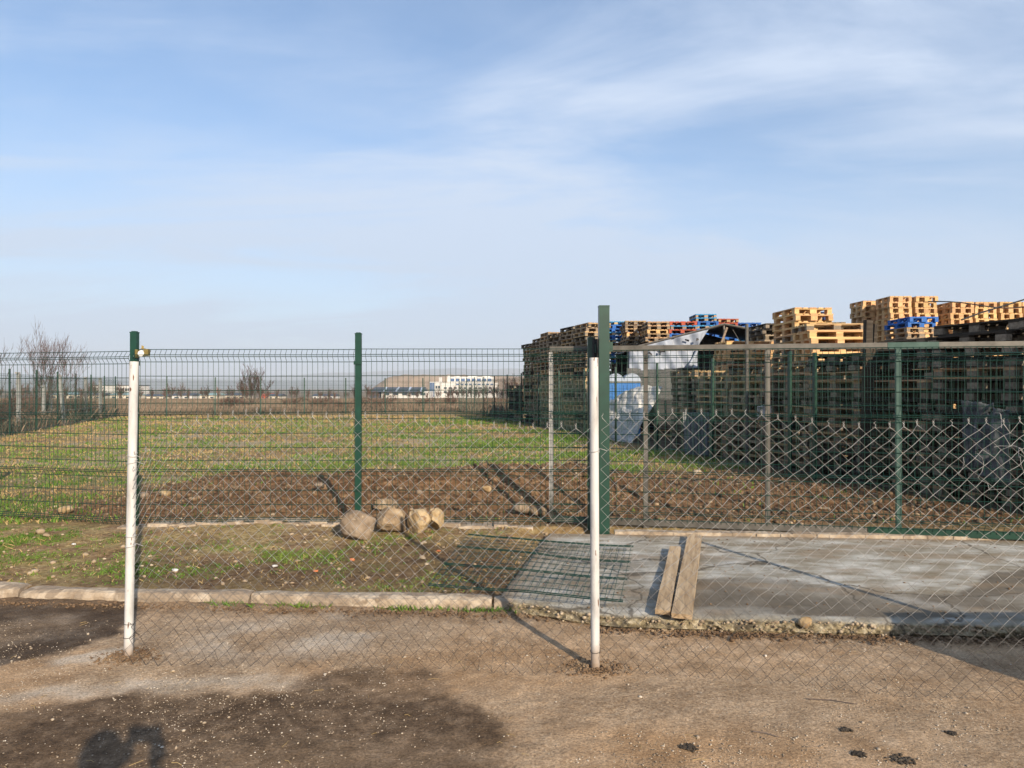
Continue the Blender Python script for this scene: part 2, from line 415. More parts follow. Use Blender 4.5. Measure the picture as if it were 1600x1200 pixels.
M['render_wall'] = mat_noise('rough_wall_render', [(0.3, (0.34, 0.32, 0.29)), (0.7, (0.46, 0.44, 0.40))], 3, rough=0.9, bump=0.3, bump_scale=20)

TENS = ['', 'tenth', 'twentieth', 'thirtieth', 'fortieth', 'fiftieth', 'sixtieth', 'seventieth']; TW = ['', '', 'twenty', 'thirty', 'forty', 'fifty', 'sixty', 'seventy']
UN = 'first second third fourth fifth sixth seventh eighth ninth tenth eleventh twelfth thirteenth fourteenth fifteenth sixteenth seventeenth eighteenth nineteenth'.split()
def ordinal(i):
    i += 1
    return UN[i - 1] if i < 20 else (TENS[i // 10] if i % 10 == 0 else TW[i // 10] + '-' + UN[i % 10 - 1])

# ------------------------------------------------------------------ ground
def kerb_y(x):                      # foot of the kerb, road side
    return 5.02 - 0.08 * (np.clip(x, -14, 14) - 0.45)
def fence_x(d):                     # the plot's right boundary
    return 5.0 - 0.2472 * (np.asarray(d, float) - 10.0)
def left_x(d):
    return -15.2 - 0.3286 * (np.asarray(d, float) - 21.5)
SLAB = [(-0.10, 5.10), (0.62, 4.76), (1.9, 4.63), (5.6, 4.36), (5.6, 6.78), (4.95, 6.87), (0.36, 7.14)]
def ground_z(x, y):
    x = np.asarray(x, float); y = np.asarray(y, float)
    s = y - kerb_y(x)
    z = 0.03 + 0.038 * sstep(0.05, 0.14, s) + 0.07 * sstep(0.1, 2.2, s)
    # dug bank of soil behind the fence
    cx = 9.75 + 0.5 * np.sin(x * 0.7) + 0.4 * (vnoise(x * 0.8, x * 0 + 3, 5) - 0.5)
    along = sstep(-5.6, -3.2, x) * (1 - 0.75 * sstep(0.6, 2.4, x)) * (1 - sstep(4.2, 5.6, x))
    prof = np.exp(-((y - cx) / np.where(y < cx, 1.15, 0.85)) ** 2)
    lump = 0.55 + 0.9 * fbm(x * 1.1, y * 1.1, 21, 4)
    z = z + 0.36 * along * prof * lump
    near = 1 - sstep(14, 30, y)
    z = z + near * (0.035 * (fbm(x * 2.2, y * 2.2, 31, 4) - 0.5) + 0.034 * (fbm(x * 9, y * 9, 41, 4, 0.6) - 0.5) * sstep(0.15, 0.5, s))
    z = z + 0.085 * soil_mask(x, y) * (fbm(x * 4.5, y * 4.5, 51, 5, 0.6) - 0.45)
    z = z + sstep(13, 20, y) * 0.06 * (fbm(x * 0.35, y * 0.35, 61, 3) - 0.5)
    z = z - 4.2 * sstep(60, 350, y) + sstep(60, 200, y) * 0.5 * (fbm(x * 0.03, y * 0.03, 71, 3) - 0.5)
    # hollow for the slab
    sd = poly_sd(x, y, SLAB) if x.size < 5e6 else 0
    z = np.where(sd > 0.08, np.minimum(z, 0.0), z)
    z = np.where((np.abs(sd) <= 0.3) & (sd <= 0.08), np.minimum(z, 0.085), z)
    return z
def soil_mask(x, y):
    w = fbm(np.asarray(x) * 0.7, np.asarray(y) * 0.7, 81, 4) - 0.5
    a = sstep(7.3, 7.9, y + 0.5 * w) * (1 - sstep(11.2, 12.4, y + 2.4 * w - 0.25 * np.maximum(0, x - 1.0)))
    return a * sstep(-5.6, -4.3, x + 1.6 * w) * (1 - sstep(7.5, 9, x))
def grass_mask(x, y):
    x = np.asarray(x, float); y = np.asarray(y, float)
    n1 = fbm(x * 0.33, y * 0.5, 91, 4); n2 = fbm(x * 1.6, y * 1.6, 95, 4); n3 = fbm(x * 5, y * 5, 99, 3)
    f = 0.85 * sstep(0.44, 0.68, 0.45 * n1 + 0.33 * n2 + 0.22 * n3 + 0.06)
    far = 1 - 0.85 * sstep(33, 40, y + 6 * (n1 - 0.5))
    bright = 0.55 + 0.75 * sstep(-9, 3.5, x) * sstep(9, 13, y) + 0.1 * sstep(13, 9, y)
    g = f * far * bright
    # the verge in front of the fence
    inv = sstep(7.8, 7.2, y)
    v = 0.0 + 0.80 * np.exp(-((x + 5.6) / 1.6) ** 2 - ((y - 6.7) / 0.9) ** 2) + 0.50 * np.exp(-((x + 2.0) / 0.7) ** 2 - ((y - 6.4) / 0.55) ** 2)
    v = v + 0.35 * np.exp(-((x + 0.9) / 0.5) ** 2 - ((y - 5.6) / 0.3) ** 2) + 0.3 * np.exp(-((x + 0.9) / 0.7) ** 2 - ((y - 7.0) / 0.25) ** 2) + 0.4 * np.exp(-((x + 3.0) / 0.5) ** 2 - ((y - 5.9) / 0.3) ** 2)
    v = np.clip(v, 0, 1) * sstep(0.42, 0.60, 0.5 * n2 + 0.5 * n3 + 0.16 * (v - 0.2))
    g = g * (1 - inv) + v * inv
    return np.clip(g * (1 - 0.94 * soil_mask(x, y)), 0, 1)

def axis(a, segs):
    out = [a]
    for end, step, grow in segs:
        s = step
        while out[-1] + s < end:
            out.append(out[-1] + s); s *= grow
        out.append(end)
    return np.array(out)
gx = axis(0.0, [(6.0, 0.04, 1.0), (26, 0.06, 1.035), (11000, 0.9, 1.22)])
gx = np.concatenate([-gx[:0:-1], gx])
gs = axis(0.045, [(7.2, 0.035, 1.0), (44, 0.055, 1.022), (10000, 1.0, 1.14)])
GX, GS = np.meshgrid(gx, gs)
GY = kerb_y(GX) + GS
GZ = ground_z(GX, GY)
def grid_faces(nr, nc):
    i = np.arange(nr - 1)[:, None] * nc + np.arange(nc - 1)[None, :]
    return np.stack([i, i + 1, i + nc + 1, i + nc], -1).reshape(-1, 4)
damp_v = [(-3.5, 5.7), (-2.2, 5.3), (-0.8, 5.3), (0.1, 5.3), (0.1, 6.6), (-1.0, 6.9), (-1.9, 6.3), (-3.2, 6.3)]
dm = sstep(-0.3, 0.25, poly_sd(np.clip(GX, -40, 40), np.clip(GY, 0, 40), damp_v) + 0.7 * (fbm(GX * 1.3, GY * 1.3, 111, 4) - 0.5))
pale = sstep(0.50, 0.66, fbm(GX * 0.45, GY * 0.8, 121, 4)) * sstep(8, 14, GY)
pale = np.maximum(pale, np.exp(-((GX + 2.9) / 1.2) ** 2 - ((GY - 7.35) / 0.12) ** 2) * sstep(0.4, 0.55, fbm(GX * 3, GY * 3, 131, 3)))
mask = np.stack([grass_mask(GX, GY), soil_mask(GX, GY), dm, pale], -1).reshape(-1, 4)
far_m = sstep(40, 52, GY)
yard_m = sstep(0.0, 0.7, GX - fence_x(GY)) * (1 - far_m)
mask2 = np.stack([far_m, yard_m, far_m * 0, np.ones_like(far_m)], -1).reshape(-1, 4)

def ground_material():
    m = bpy.data.materials.new('field_ground'); m.use_nodes = True
    t = m.node_tree; L = t.links.new; b = t.nodes['Principled BSDF']
    b.inputs['Roughness'].default_value = 0.95
    b.inputs['Specular IOR Level'].default_value = 0.15
    geo = N(t, 'ShaderNodeNewGeometry')
    a1 = N(t, 'ShaderNodeAttribute', attribute_name='mask'); a2 = N(t, 'ShaderNodeAttribute', attribute_name='mask2')
    s1 = N(t, 'ShaderNodeSeparateColor'); s2 = N(t, 'ShaderNodeSeparateColor')
    L(a1.outputs['Color'], s1.inputs[0]); L(a2.outputs['Color'], s2.inputs[0])
    def noise(sc, det=8, rough=0.62):
        n = N(t, 'ShaderNodeTexNoise'); n.inputs['Scale'].default_value = sc; n.inputs['Detail'].default_value = det; n.inputs['Roughness'].default_value = rough
        L(geo.outputs['Position'], n.inputs['Vector']); return n.outputs['Fac']
    def ramp(f, stops):
        cr = N(t, 'ShaderNodeValToRGB')
        while len(cr.color_ramp.elements) < len(stops): cr.color_ramp.elements.new(0.5)
        for e, (p, c) in zip(cr.color_ramp.elements, stops): e.position = p; e.color = (*c, 1)
        L(f, cr.inputs[0]); return cr.outputs[0]
    def mix(f, a, bb):
        x = N(t, 'ShaderNodeMix', data_type='RGBA'); L(f, x.inputs[0]); L(a, x.inputs[6]); L(bb, x.inputs[7]); return x.outputs[2]
    def mth(op, a, bb):
        x = N(t, 'ShaderNodeMath', operation=op, use_clamp=True)
        for i, v in enumerate((a, bb)):
            if hasattr(v, 'links'): L(v, x.inputs[i])
            else: x.inputs[i].default_value = v
        return x.outputs[0]
    fine = noise(14); mid = noise(3.2); big = noise(0.55)
    earth = ramp(fine, [(0.30, (0.07, 0.039, 0.02)), (0.46, (0.185, 0.113, 0.06)), (0.6, (0.30, 0.20, 0.115)), (0.74, (0.50, 0.39, 0.26))])
    straw = ramp(noise(22), [(0.30, (0.13, 0.085, 0.035)), (0.5, (0.31, 0.22, 0.10)), (0.7, (0.50, 0.39, 0.21))])
    base = mix(ramp(mid, [(0.42, (0, 0, 0)), (0.60, (1, 1, 1))]), earth, straw)
    green = ramp(noise(26), [(0.30, (0.032, 0.062, 0.008)), (0.5, (0.09, 0.16, 0.018)), (0.7, (0.20, 0.26, 0.045))])
    gf = mth('ADD', s1.outputs['Red'], mth('MULTIPLY', mth('SUBTRACT', fine, 0.5), 1.2))
    c = mix(mth('MULTIPLY', gf, 0.85), base, green)
    palec = ramp(fine, [(0.3, (0.30, 0.23, 0.15)), (0.7, (0.48, 0.40, 0.28))])
    c = mix(mth('MULTIPLY', a1.outputs['Alpha'], 0.55), c, palec)
    soil = ramp(noise(9), [(0.30, (0.055, 0.027, 0.012)), (0.47, (0.145, 0.078, 0.038)), (0.6, (0.235, 0.14, 0.072)), (0.76, (0.42, 0.29, 0.17))])
    c = mix(s1.outputs['Green'], c, soil)
    dark = ramp(fine, [(0.32, (0.04, 0.022, 0.011)), (0.66, (0.135, 0.082, 0.045))])
    c = mix(mth('MULTIPLY', s1.outputs['Blue'], 0.62), c, dark)
    farc = ramp(noise(0.06, 6), [(0.3, (0.14, 0.10, 0.068)), (0.5, (0.20, 0.15, 0.10)), (0.7, (0.26, 0.20, 0.14))])
    c = mix(s2.outputs['Red'], c, farc)
    yard = ramp(fine, [(0.3, (0.045, 0.035, 0.027)), (0.7, (0.12, 0.09, 0.065))])
    c = mix(mth('MULTIPLY', s2.outputs['Green'], 0.9), c, yard)
    L(c, b.inputs['Base Color'])
    bp = N(t, 'ShaderNodeBump'); bp.inputs['Strength'].default_value = 0.75; bp.inputs['Distance'].default_value = 0.045
    L(noise(20, 8, 0.7), bp.inputs['Height']); L(bp.outputs[0], b.inputs['Normal'])
    return m
field = link('ground', np_mesh('ground', np.stack([GX, GY, GZ], -1).reshape(-1, 3), grid_faces(*GX.shape), ground_material(), True, {'mask': mask, 'mask2': mask2}))
tag(field, kind='structure')

# ---- road
def px2(px, py, z=0.0):
    d = (1.6 - z) * 1110 / (py - 606)
    return ((px - 800) / 1110 * d, d)
STAIN_A = [(-8.0, 5.4), (-3.8, 5.30), (-3.62, 5.46), (-3.3, 5.44), (-2.85, 5.28), (-2.62, 5.04), (-2.52, 4.62), (-2.60, 4.50), (-2.75, 4.30), (-3.0, 4.02), (-8, 3.75)]
STAIN_B = [(-2.6, 3.5), (-1.9, 3.72), (-1.75, 3.66), (-1.25, 3.72), (-1.08, 4.02), (-0.90, 4.09), (-0.53, 3.98), (-0.32, 3.75), (-0.03, 3.40), (0.02, 3.0), (0.05, 2.3), (-0.2, 1.0), (-4, 1.0), (-4, 3.3)]
PALE_A = [(-2.0, 4.85), (-1.4, 5.1), (-0.7, 5.0), (-0.9, 4.3), (-1.6, 4.15), (-2.1, 4.3)]
PALE_B = [(-2.45, 3.86), (-1.7, 3.95), (-1.1, 3.98), (-0.95, 3.86), (-1.0, 3.75), (-1.8, 3.68), (-2.5, 3.62), (-3.6, 3.3), (-3.6, 3.55)]
PALE_C = [(-2.75, 4.22), (-2.3, 4.42), (-2.28, 4.18), (-2.6, 4.10), (-2.95, 3.98)]
rx = axis(0.0, [(3.6, 0.017, 1.0), (5.0, .025, 1.0), (14, 0.05, 1.06), (250, 1.0, 1.25)])
rx = np.concatenate([-rx[:0:-1], rx])
rs = axis(-0.25, [(3.1, 0.017, 1.0), (9, 0.05, 1.06), (120, 1.0, 1.25)])
RX, RS = np.meshgrid(rx, rs)
RY = kerb_y(RX) - RS
RZ = 0.014 * (fbm(RX * 1.4, RY * 1.4, 201, 4) - 0.5) + 0.008 * (fbm(RX * 7, RY * 7, 203, 3) - 0.5) + 0.0095 * (fbm(RX * 24, RY * 24, 207, 2) - 0.5) * (0.35 + 1.1 * fbm(RX * 1.5, RY * 1.5, 209, 3))
RZ = RZ + 0.035 * np.exp(-((RS) / 0.07) ** 2) * fbm(RX * 3, RY * 3, 205, 3)      # soil washed against the kerb
RZ = np.where(RS > 2.9, np.minimum(RZ, 0.0), RZ)
RZ = np.where(RS < -0.03, -0.012, RZ)
wx = RX + 0.30 * (fbm(RX * 2.2, RY * 2.2, 211, 4) - 0.5) + 0.12 * (fbm(RX * 9, RY * 9, 215, 3) - 0.5)
wy = RY + 0.22 * (fbm(RX * 2.2, RY * 2.2, 213, 4) - 0.5) + 0.10 * (fbm(RX * 9, RY * 9, 217, 3) - 0.5)
stA = sstep(-0.03, 0.05, poly_sd(wx, wy, STAIN_A))
stA = stA * (1 - 0.42 * sstep(0.22, 0.5, poly_sd(wx, wy, STAIN_A)) * sstep(0.35, 0.6, fbm(RX * 1.7, RY * 3.2, 218, 4)))
stB = 1.1 * sstep(-0.05, 0.08, poly_sd(wx, wy, STAIN_B)) * (0.15 + 1.25 * fbm(RX * 1.9, RY * 2.6, 219, 5, 0.6)) * (1 - 0.55 * sstep(3.0, 2.55, RY) * sstep(-0.9, 0.0, RX))
pl = np.maximum(np.maximum(sstep(-0.2, 0.3, poly_sd(wx, wy, PALE_A)), sstep(-0.08, 0.12, poly_sd(wx, wy, PALE_B))), 1.3 * sstep(-0.04, 0.06, poly_sd(wx, wy, PALE_C)))
pl = pl * sstep(0.3, 0.6, fbm(RX * 2.5, RY * 2.5, 221, 4)) * (1 - stA)
gravel_m = sstep(0.45, 0.62, fbm(RX * 0.9 + 3, RY * 1.1, 223, 4))
edge = np.exp(-(RS / 0.16) ** 2) * fbm(RX * 4, RY * 4, 225, 3) * 1.4
rm = np.stack([np.clip(stA, 0, 1), np.clip(stB, 0, 1), np.clip(pl, 0, 1), gravel_m], -1).reshape(-1, 4)
rm2 = np.stack([np.clip(edge, 0, 1), edge * 0, edge * 0, edge * 0 + 1], -1).reshape(-1, 4)
def road_material():
    m = bpy.data.materials.new('dusty_asphalt'); m.use_nodes = True
    t = m.node_tree; L = t.links.new; b = t.nodes['Principled BSDF']
    b.inputs['Roughness'].default_value = 0.93; b.inputs['Specular IOR Level'].default_value = 0.2
    geo = N(t, 'ShaderNodeNewGeometry')
    a1 = N(t, 'ShaderNodeAttribute', attribute_name='mask'); s1 = N(t, 'ShaderNodeSeparateColor'); L(a1.outputs['Color'], s1.inputs[0])
    a2 = N(t, 'ShaderNodeAttribute', attribute_name='mask2'); s2 = N(t, 'ShaderNodeSeparateColor'); L(a2.outputs['Color'], s2.inputs[0])
    def noise(sc, det=8, rough=0.62, stretch=None):
        n = N(t, 'ShaderNodeTexNoise'); n.inputs['Scale'].default_value = sc; n.inputs['Detail'].default_value = det; n.inputs['Roughness'].default_value = rough
        if stretch:
            mp = N(t, 'ShaderNodeMapping'); mp.inputs['Scale'].default_value = stretch; L(geo.outputs['Position'], mp.inputs[0]); L(mp.outputs[0], n.inputs['Vector'])
        else: L(geo.outputs['Position'], n.inputs['Vector'])
        return n.outputs['Fac']
    def ramp(f, stops):
        cr = N(t, 'ShaderNodeValToRGB')
        while len(cr.color_ramp.elements) < len(stops): cr.color_ramp.elements.new(0.5)
        for e, (p, c) in zip(cr.color_ramp.elements, stops): e.position = p; e.color = (*c, 1)
        L(f, cr.inputs[0]); return cr.outputs[0]
    def mix(f, a, bb, blend='MIX'):
        x = N(t, 'ShaderNodeMix', data_type='RGBA', blend_type=blend)
        if hasattr(f, 'links'): L(f, x.inputs[0])
        else: x.inputs[0].default_value = f
        L(a, x.inputs[6]); L(bb, x.inputs[7]); return x.outputs[2]
    def mul(a, v):
        x = N(t, 'ShaderNodeMath', operation='MULTIPLY', use_clamp=True); L(a, x.inputs[0])
        if hasattr(v, 'links'): L(v, x.inputs[1])
        else: x.inputs[1].default_value = v
        return x.outputs[0]
    grain = noise(75, 6, 0.7); mid = noise(6, 9, 0.6); big = noise(0.9, 6, 0.55, (0.5, 1, 1))
    dust = ramp(mid, [(0.30, (0.34, 0.225, 0.128)), (0.5, (0.45, 0.312, 0.192)), (0.70, (0.56, 0.41, 0.27))])
    tan = ramp(mid, [(0.3, (0.30, 0.178, 0.088)), (0.7, (0.46, 0.295, 0.16))])
    c = mix(ramp(big, [(0.45, (0, 0, 0)), (0.66, (1, 1, 1))]), dust, tan)
    grey = ramp(noise(34, 6, 0.7), [(0.36, (0.16, 0.118, 0.078)), (0.5, (0.32, 0.24, 0.16)), (0.64, (0.48, 0.385, 0.28))])
    c = mix(mul(a1.outputs['Alpha'], 0.5), c, grey)
    palec = ramp(mid, [(0.3, (0.42, 0.34, 0.255)), (0.7, (0.58, 0.49, 0.385))])
    c = mix(mul(s1.outputs['Blue'], 0.9), c, palec)
    dA = ramp(noise(4, 9, 0.6), [(0.32, (0.04, 0.024, 0.014)), (0.48, (0.082, 0.056, 0.036)), (0.66, (0.165, 0.13, 0.098))])
    dB = ramp(noise(11, 9, 0.66), [(0.34, (0.058, 0.036, 0.02)), (0.5, (0.115, 0.075, 0.045)), (0.66, (0.21, 0.148, 0.096))])
    c = mix(mul(s1.outputs['Green'], 0.95), c, dB)
    c = mix(mul(s1.outputs['Red'], 0.97), c, dA)
    soil = ramp(noise(18), [(0.3, (0.09, 0.055, 0.03)), (0.7, (0.20, 0.135, 0.08))])
    c = mix(mul(s2.outputs['Red'], 0.9), c, soil)
    gr = ramp(grain, [(0.36, (0.55, 0.54, 0.53)), (0.5, (1.0, 1.0, 1.0)), (0.64, (1.35, 1.35, 1.35))])
    c = mix(0.9, c, gr, 'MULTIPLY')
    g2 = ramp(noise(2.6, 9, 0.68), [(0.34, (0.66, 0.62, 0.57)), (0.5, (1.0, 1.0, 1.0)), (0.66, (1.22, 1.22, 1.22))])
    c = mix(0.85, c, g2, 'MULTIPLY')
    L(c, b.inputs['Base Color'])
    bp = N(t, 'ShaderNodeBump'); bp.inputs['Strength'].default_value = 0.9; bp.inputs['Distance'].default_value = 0.018
    L(noise(60, 8, 0.75), bp.inputs['Height']); L(bp.outputs[0], b.inputs['Normal'])
    return m
rf = grid_faces(*RX.shape)[:, ::-1]
road = link('road', np_mesh('road', np.stack([RX, RY, RZ], -1).reshape(-1, 3), rf, road_material(), True, {'mask': rm, 'mask2': rm2}))
tag(road, kind='structure')

# ---- kerb, one stone after the other
kerb = empty('kerb', (0, 0, 0)); tag(kerb, kind='structure')
def kerb_stone(x0, x1, seed, top0=0.0, top1=0.0):
    n = max(6, int((x1 - x0) / 0.05)); prof = [(0.0, -0.12), (0.004, 0.045), (0.018, 0.074), (0.05, 0.086), (0.13, 0.086), (0.17, 0.07), (0.175, -0.12)]
    V = []; k = len(prof)
    for i in range(n + 1):
        x = x0 + (x1 - x0) * i / n
        e = min(i, n - i) / n * (x1 - x0)
        rnd = 0.012 * math.exp(-(e / 0.05) ** 2)
        for j, (dy, dz) in enumerate(prof):
            w = float(fbm(np.array(x * 3.1), np.array(j * 0.9), seed, 3)) - 0.5
            w2 = float(fbm(np.array(x * 14.), np.array(j * 2.7), seed + 9, 3)) - 0.5
            V.append((x, float(kerb_y(np.array(x))) + dy + 0.045 * w + 0.016 * w2 + (rnd if j < 3 else 0), dz + (0.022 * w + 0.010 * w2 - rnd if dz > 0 else 0) + (top0 + (top1 - top0) * i / n if dz > 0 else 0)))
    F = [[i * k + j, (i + 1) * k + j, (i + 1) * k + j + 1, i * k + j + 1] for i in range(n) for j in range(k - 1)]
    me = np_mesh('kerb_stone', V, F, M['concrete_old'], False)
    caps = MB(); caps.v = V; caps.f = [tuple(f) for f in F] + [tuple(range(k))[::-1], tuple(n * k + j for j in range(k))]
    return caps.build('kerb_stone', M['concrete_old'], kerb)
kx = [-13.6, -11.8, -9.1, -7.35, -5.5, -3.72, -1.93, -0.14]
for i in range(len(kx) - 1):
    kerb_stone(kx[i] + 0.006, kx[i + 1] - 0.006, 300 + i, -0.01 * (i % 2), 0.006 * ((i + 1) % 3))
kerb_stone(-0.128, 0.86, 311, 0.0, -0.045)
del kx

# ---- concrete slab in front of the sliding gate
def slab_material():
    m = bpy.data.materials.new('patchy_slab_concrete'); m.use_nodes = True
    t = m.node_tree; L = t.links.new; b = t.nodes['Principled BSDF']
    b.inputs['Roughness'].default_value = 0.85; b.inputs['Specular IOR Level'].default_value = 0.25
    geo = N(t, 'ShaderNodeNewGeometry')
    a1 = N(t, 'ShaderNodeAttribute', attribute_name='mask'); s1 = N(t, 'ShaderNodeSeparateColor'); L(a1.outputs['Color'], s1.inputs[0])
    def noise(sc, det=9, st=(1, 1, 1), rot=0):
        mp = N(t, 'ShaderNodeMapping'); mp.inputs['Scale'].default_value = st; mp.inputs['Rotation'].default_value = (0, 0, rot); L(geo.outputs['Position'], mp.inputs[0])
        n = N(t, 'ShaderNodeTexNoise'); n.inputs['Scale'].default_value = sc; n.inputs['Detail'].default_value = det; n.inputs['Roughness'].default_value = 0.62
        L(mp.outputs[0], n.inputs['Vector']); return n.outputs['Fac']
    def ramp(f, stops):
        cr = N(t, 'ShaderNodeValToRGB')
        while len(cr.color_ramp.elements) < len(stops): cr.color_ramp.elements.new(0.5)
        for e, (p, c) in zip(cr.color_ramp.elements, stops): e.position = p; e.color = (*c, 1)
        L(f, cr.inputs[0]); return cr.outputs[0]
    def mix(f, a, bb):
        x = N(t, 'ShaderNodeMix', data_type='RGBA'); L(f, x.inputs[0]); L(a, x.inputs[6]); L(bb, x.inputs[7]); return x.outputs[2]
    drys = ramp(noise(3.0, 10, (1, 2.2, 1)), [(0.3, (0.18, 0.145, 0.095)), (0.44, (0.26, 0.235, 0.185)), (0.56, (0.37, 0.355, 0.31)), (0.70, (0.54, 0.525, 0.48))])
    wet = ramp(noise(5, 10), [(0.3, (0.10, 0.083, 0.06)), (0.55, (0.15, 0.128, 0.097)), (0.8, (0.22, 0.195, 0.155))])
    c = mix(s1.outputs['Red'], drys, wet)
    dirt = ramp(noise(9), [(0.3, (0.16, 0.115, 0.07)), (0.7, (0.30, 0.225, 0.145))])
    c = mix(s1.outputs['Green'], c, dirt)
    brok = ramp(noise(26), [(0.34, (0.05, 0.04, 0.024)), (0.5, (0.21, 0.17, 0.10)), (0.68, (0.42, 0.36, 0.25))])
    c = mix(s1.outputs['Blue'], c, brok)
    wn = N(t, 'ShaderNodeTexNoise'); wn.inputs['Scale'].default_value = 2.5; wn.inputs['Detail'].default_value = 6; L(geo.outputs['Position'], wn.inputs['Vector'])
    wa = N(t, 'ShaderNodeVectorMath', operation='MULTIPLY_ADD'); L(wn.outputs['Color'], wa.inputs[0]); wa.inputs[1].default_value = (.5, .5, 0); L(geo.outputs['Position'], wa.inputs[2])
    vo = N(t, 'ShaderNodeTexVoronoi', feature='DISTANCE_TO_EDGE'); vo.inputs['Scale'].default_value = 0.75; L(wa.outputs[0], vo.inputs['Vector'])
    vm = N(t, 'ShaderNodeMapRange'); vm.inputs['From Min'].default_value = 0.003; vm.inputs['From Max'].default_value = 0.011; vm.inputs['To Min'].default_value = .75; vm.inputs['To Max'].default_value = 0; L(vo.outputs['Distance'], vm.inputs['Value'])
    cx2 = N(t, 'ShaderNodeMix', data_type='RGBA'); L(vm.outputs[0], cx2.inputs[0]); L(c, cx2.inputs[6]); cx2.inputs[7].default_value = (.07, .058, .042, 1); c = cx2.outputs[2]
    L(c, b.inputs['Base Color'])
    bp = N(t, 'ShaderNodeBump'); bp.inputs['Strength'].default_value = 0.5; bp.inputs['Distance'].default_value = 0.012
    mg = N(t, 'ShaderNodeMath', operation='ADD'); L(noise(35), mg.inputs[0]); L(noise(9, 4, (6, 0.4, 1), 0.2), mg.inputs[1])
    L(mg.outputs[0], bp.inputs['Height']); L(bp.outputs[0], b.inputs['Normal'])
    return m
def build_slab():
    # rows run from the front edge to the back edge
    nu, nv = 150, 60
    U, Vv = np.meshgrid(np.linspace(0, 1, nu + 1), np.linspace(0, 1, nv + 1))
    fxs = np.array([-0.10, 0.30, 0.62, 1.2, 1.9, 3.6, 5.6]); fys = np.array([5.10, 4.92, 4.76, 4.68, 4.63, 4.52, 4.36])
    FX = -0.10 + 5.70 * U; FY = np.interp(FX, fxs, fys) + 0.05 * (fbm(FX * 5, FX * 0, 401, 4) - 0.5)
    BX = 0.38 + 5.22 * U; BY = 7.14 - 0.077 * (BX - 0.36)
    X = FX + (BX - FX) * Vv; Y = FY + (BY - FY) * Vv
    Z = 0.088 + 0.052 * Vv + 0.006 * (fbm(X * 1.5, Y * 1.5, 403, 4) - 0.5) + 0.004 * (fbm(X * 14, Y * 14, 405, 3) - 0.5) - 0.02 * np.exp(-(Vv / 0.02) ** 2)
    wxx = X + 0.25 * (fbm(X * 2, Y * 2, 407, 4) - 0.5); wyy = Y + 0.20 * (fbm(X * 3, Y * 3, 409, 4) - 0.5)
    damp = [(1.32, 5.55), (1.9, 5.62), (2.35, 5.35), (2.75, 5.15), (3.3, 5.2), (3.9, 5.75), (5.6, 5.9), (5.6, 4.5), (1.1, 4.72), (1.15, 5.0), (1.3, 5.2)]
    wet = np.maximum(sstep(-0.02, 0.03, poly_sd(wxx, wyy, damp)) * (0.6 + 0.5 * sstep(0.35, 0.6, fbm(X * 2.5, Y * 4, 411, 4))), 0.55 * sstep(1.5, 0.9, X) * sstep(0.35, 0.6, fbm(X * 2, Y * 2, 413, 4)))
    dirt = np.maximum(np.exp(-((1 - Vv) / 0.05) ** 2) * 0.8, 0.55 * sstep(0.56, 0.7, fbm(X * 2.2, Y * 5, 415, 4)))
    dirt = np.maximum(dirt, np.exp(-(U / 0.02) ** 2) * 0.8)
    V = np.stack([X, Y, Z], -1).reshape(-1, 3)
    msk = np.stack([wet, np.clip(dirt, 0, 1), np.exp(-(Vv / 0.009) ** 2), np.ones_like(X)], -1).reshape(-1, 4)
    F = grid_faces(nv + 1, nu + 1)
    # crumbling sides: left edge and front edge
    side = []
    front = [i for i in range(nu + 1)]; left = [j * (nu + 1) for j in range(nv, -1, -1)]
    line = left + front[1:]
    P = V[line]
    base = len(V); k = len(line)
    rows = [P]
    nrm = np.zeros((k, 2)); nrm[:len(left)] = (-0.97, -0.22); nrm[len(left):] = (-0.06, -1.0)
    for h, (o, dz) in enumerate([(0.010, -0.022), (0.018, -0.05), (-0.02, -0.08), (-0.05, -0.26)]):
        q = P.copy(); w = fbm(P[:, 0] * 9 + h * 5, P[:, 1] * 9, 421 + h, 4) - 0.5
        amp = 0.065 if h < 3 else 0.02
        q[:, 0] += nrm[:, 0] * (o + amp * w * 1.6); q[:, 1] += nrm[:, 1] * (o + amp * w * 1.6); q[:, 2] += dz + 0.02 * w * (h > 0)
        rows.append(q)
    Vs = np.concatenate([V] + rows[1:])
    f2 = []
    for h in range(4):
        a = (lambda i, h=h: line[i] if h == 0 else base + (h - 1) * k + i)
        for i in range(k - 1): f2.append([a(i), base + h * k + i, base + h * k + i + 1, a(i + 1)])
    msk = np.concatenate([msk, np.tile([0, 0, 1, 1], (4 * k, 1))])
    s = link('concrete_slab', np_mesh('concrete_slab', Vs, np.concatenate([F, np.array(f2)]), slab_material(), False, {'mask': msk}))
    s.data.polygons.foreach_set('use_smooth', np.concatenate([np.ones(len(F), bool), np.zeros(len(f2), bool)]))
    return tag(s, kind='structure')
build_slab()
def slab_z(x, y): return 0.135
# raised lip under the gate
def lip():
    b = MB(); n = 40
    for i in range(n):
        x0 = 1.03 + 4.6 * i / n; x1 = 1.03 + 4.6 * (i + 1) / n
        y = 7.20 - 0.077 * ((x0 + x1) / 2 - 0.36)
        b.box(((x0 + x1) / 2, y + random.uniform(-.008, .008), 0.105), (x1 - x0 + 0.002, 0.11, 0.13 + random.uniform(-.006, .006)), (0, 0, -0.077), 0.003)
    return b.build('concrete_edge', M['concrete_old'])
tag(lip(), kind='structure')
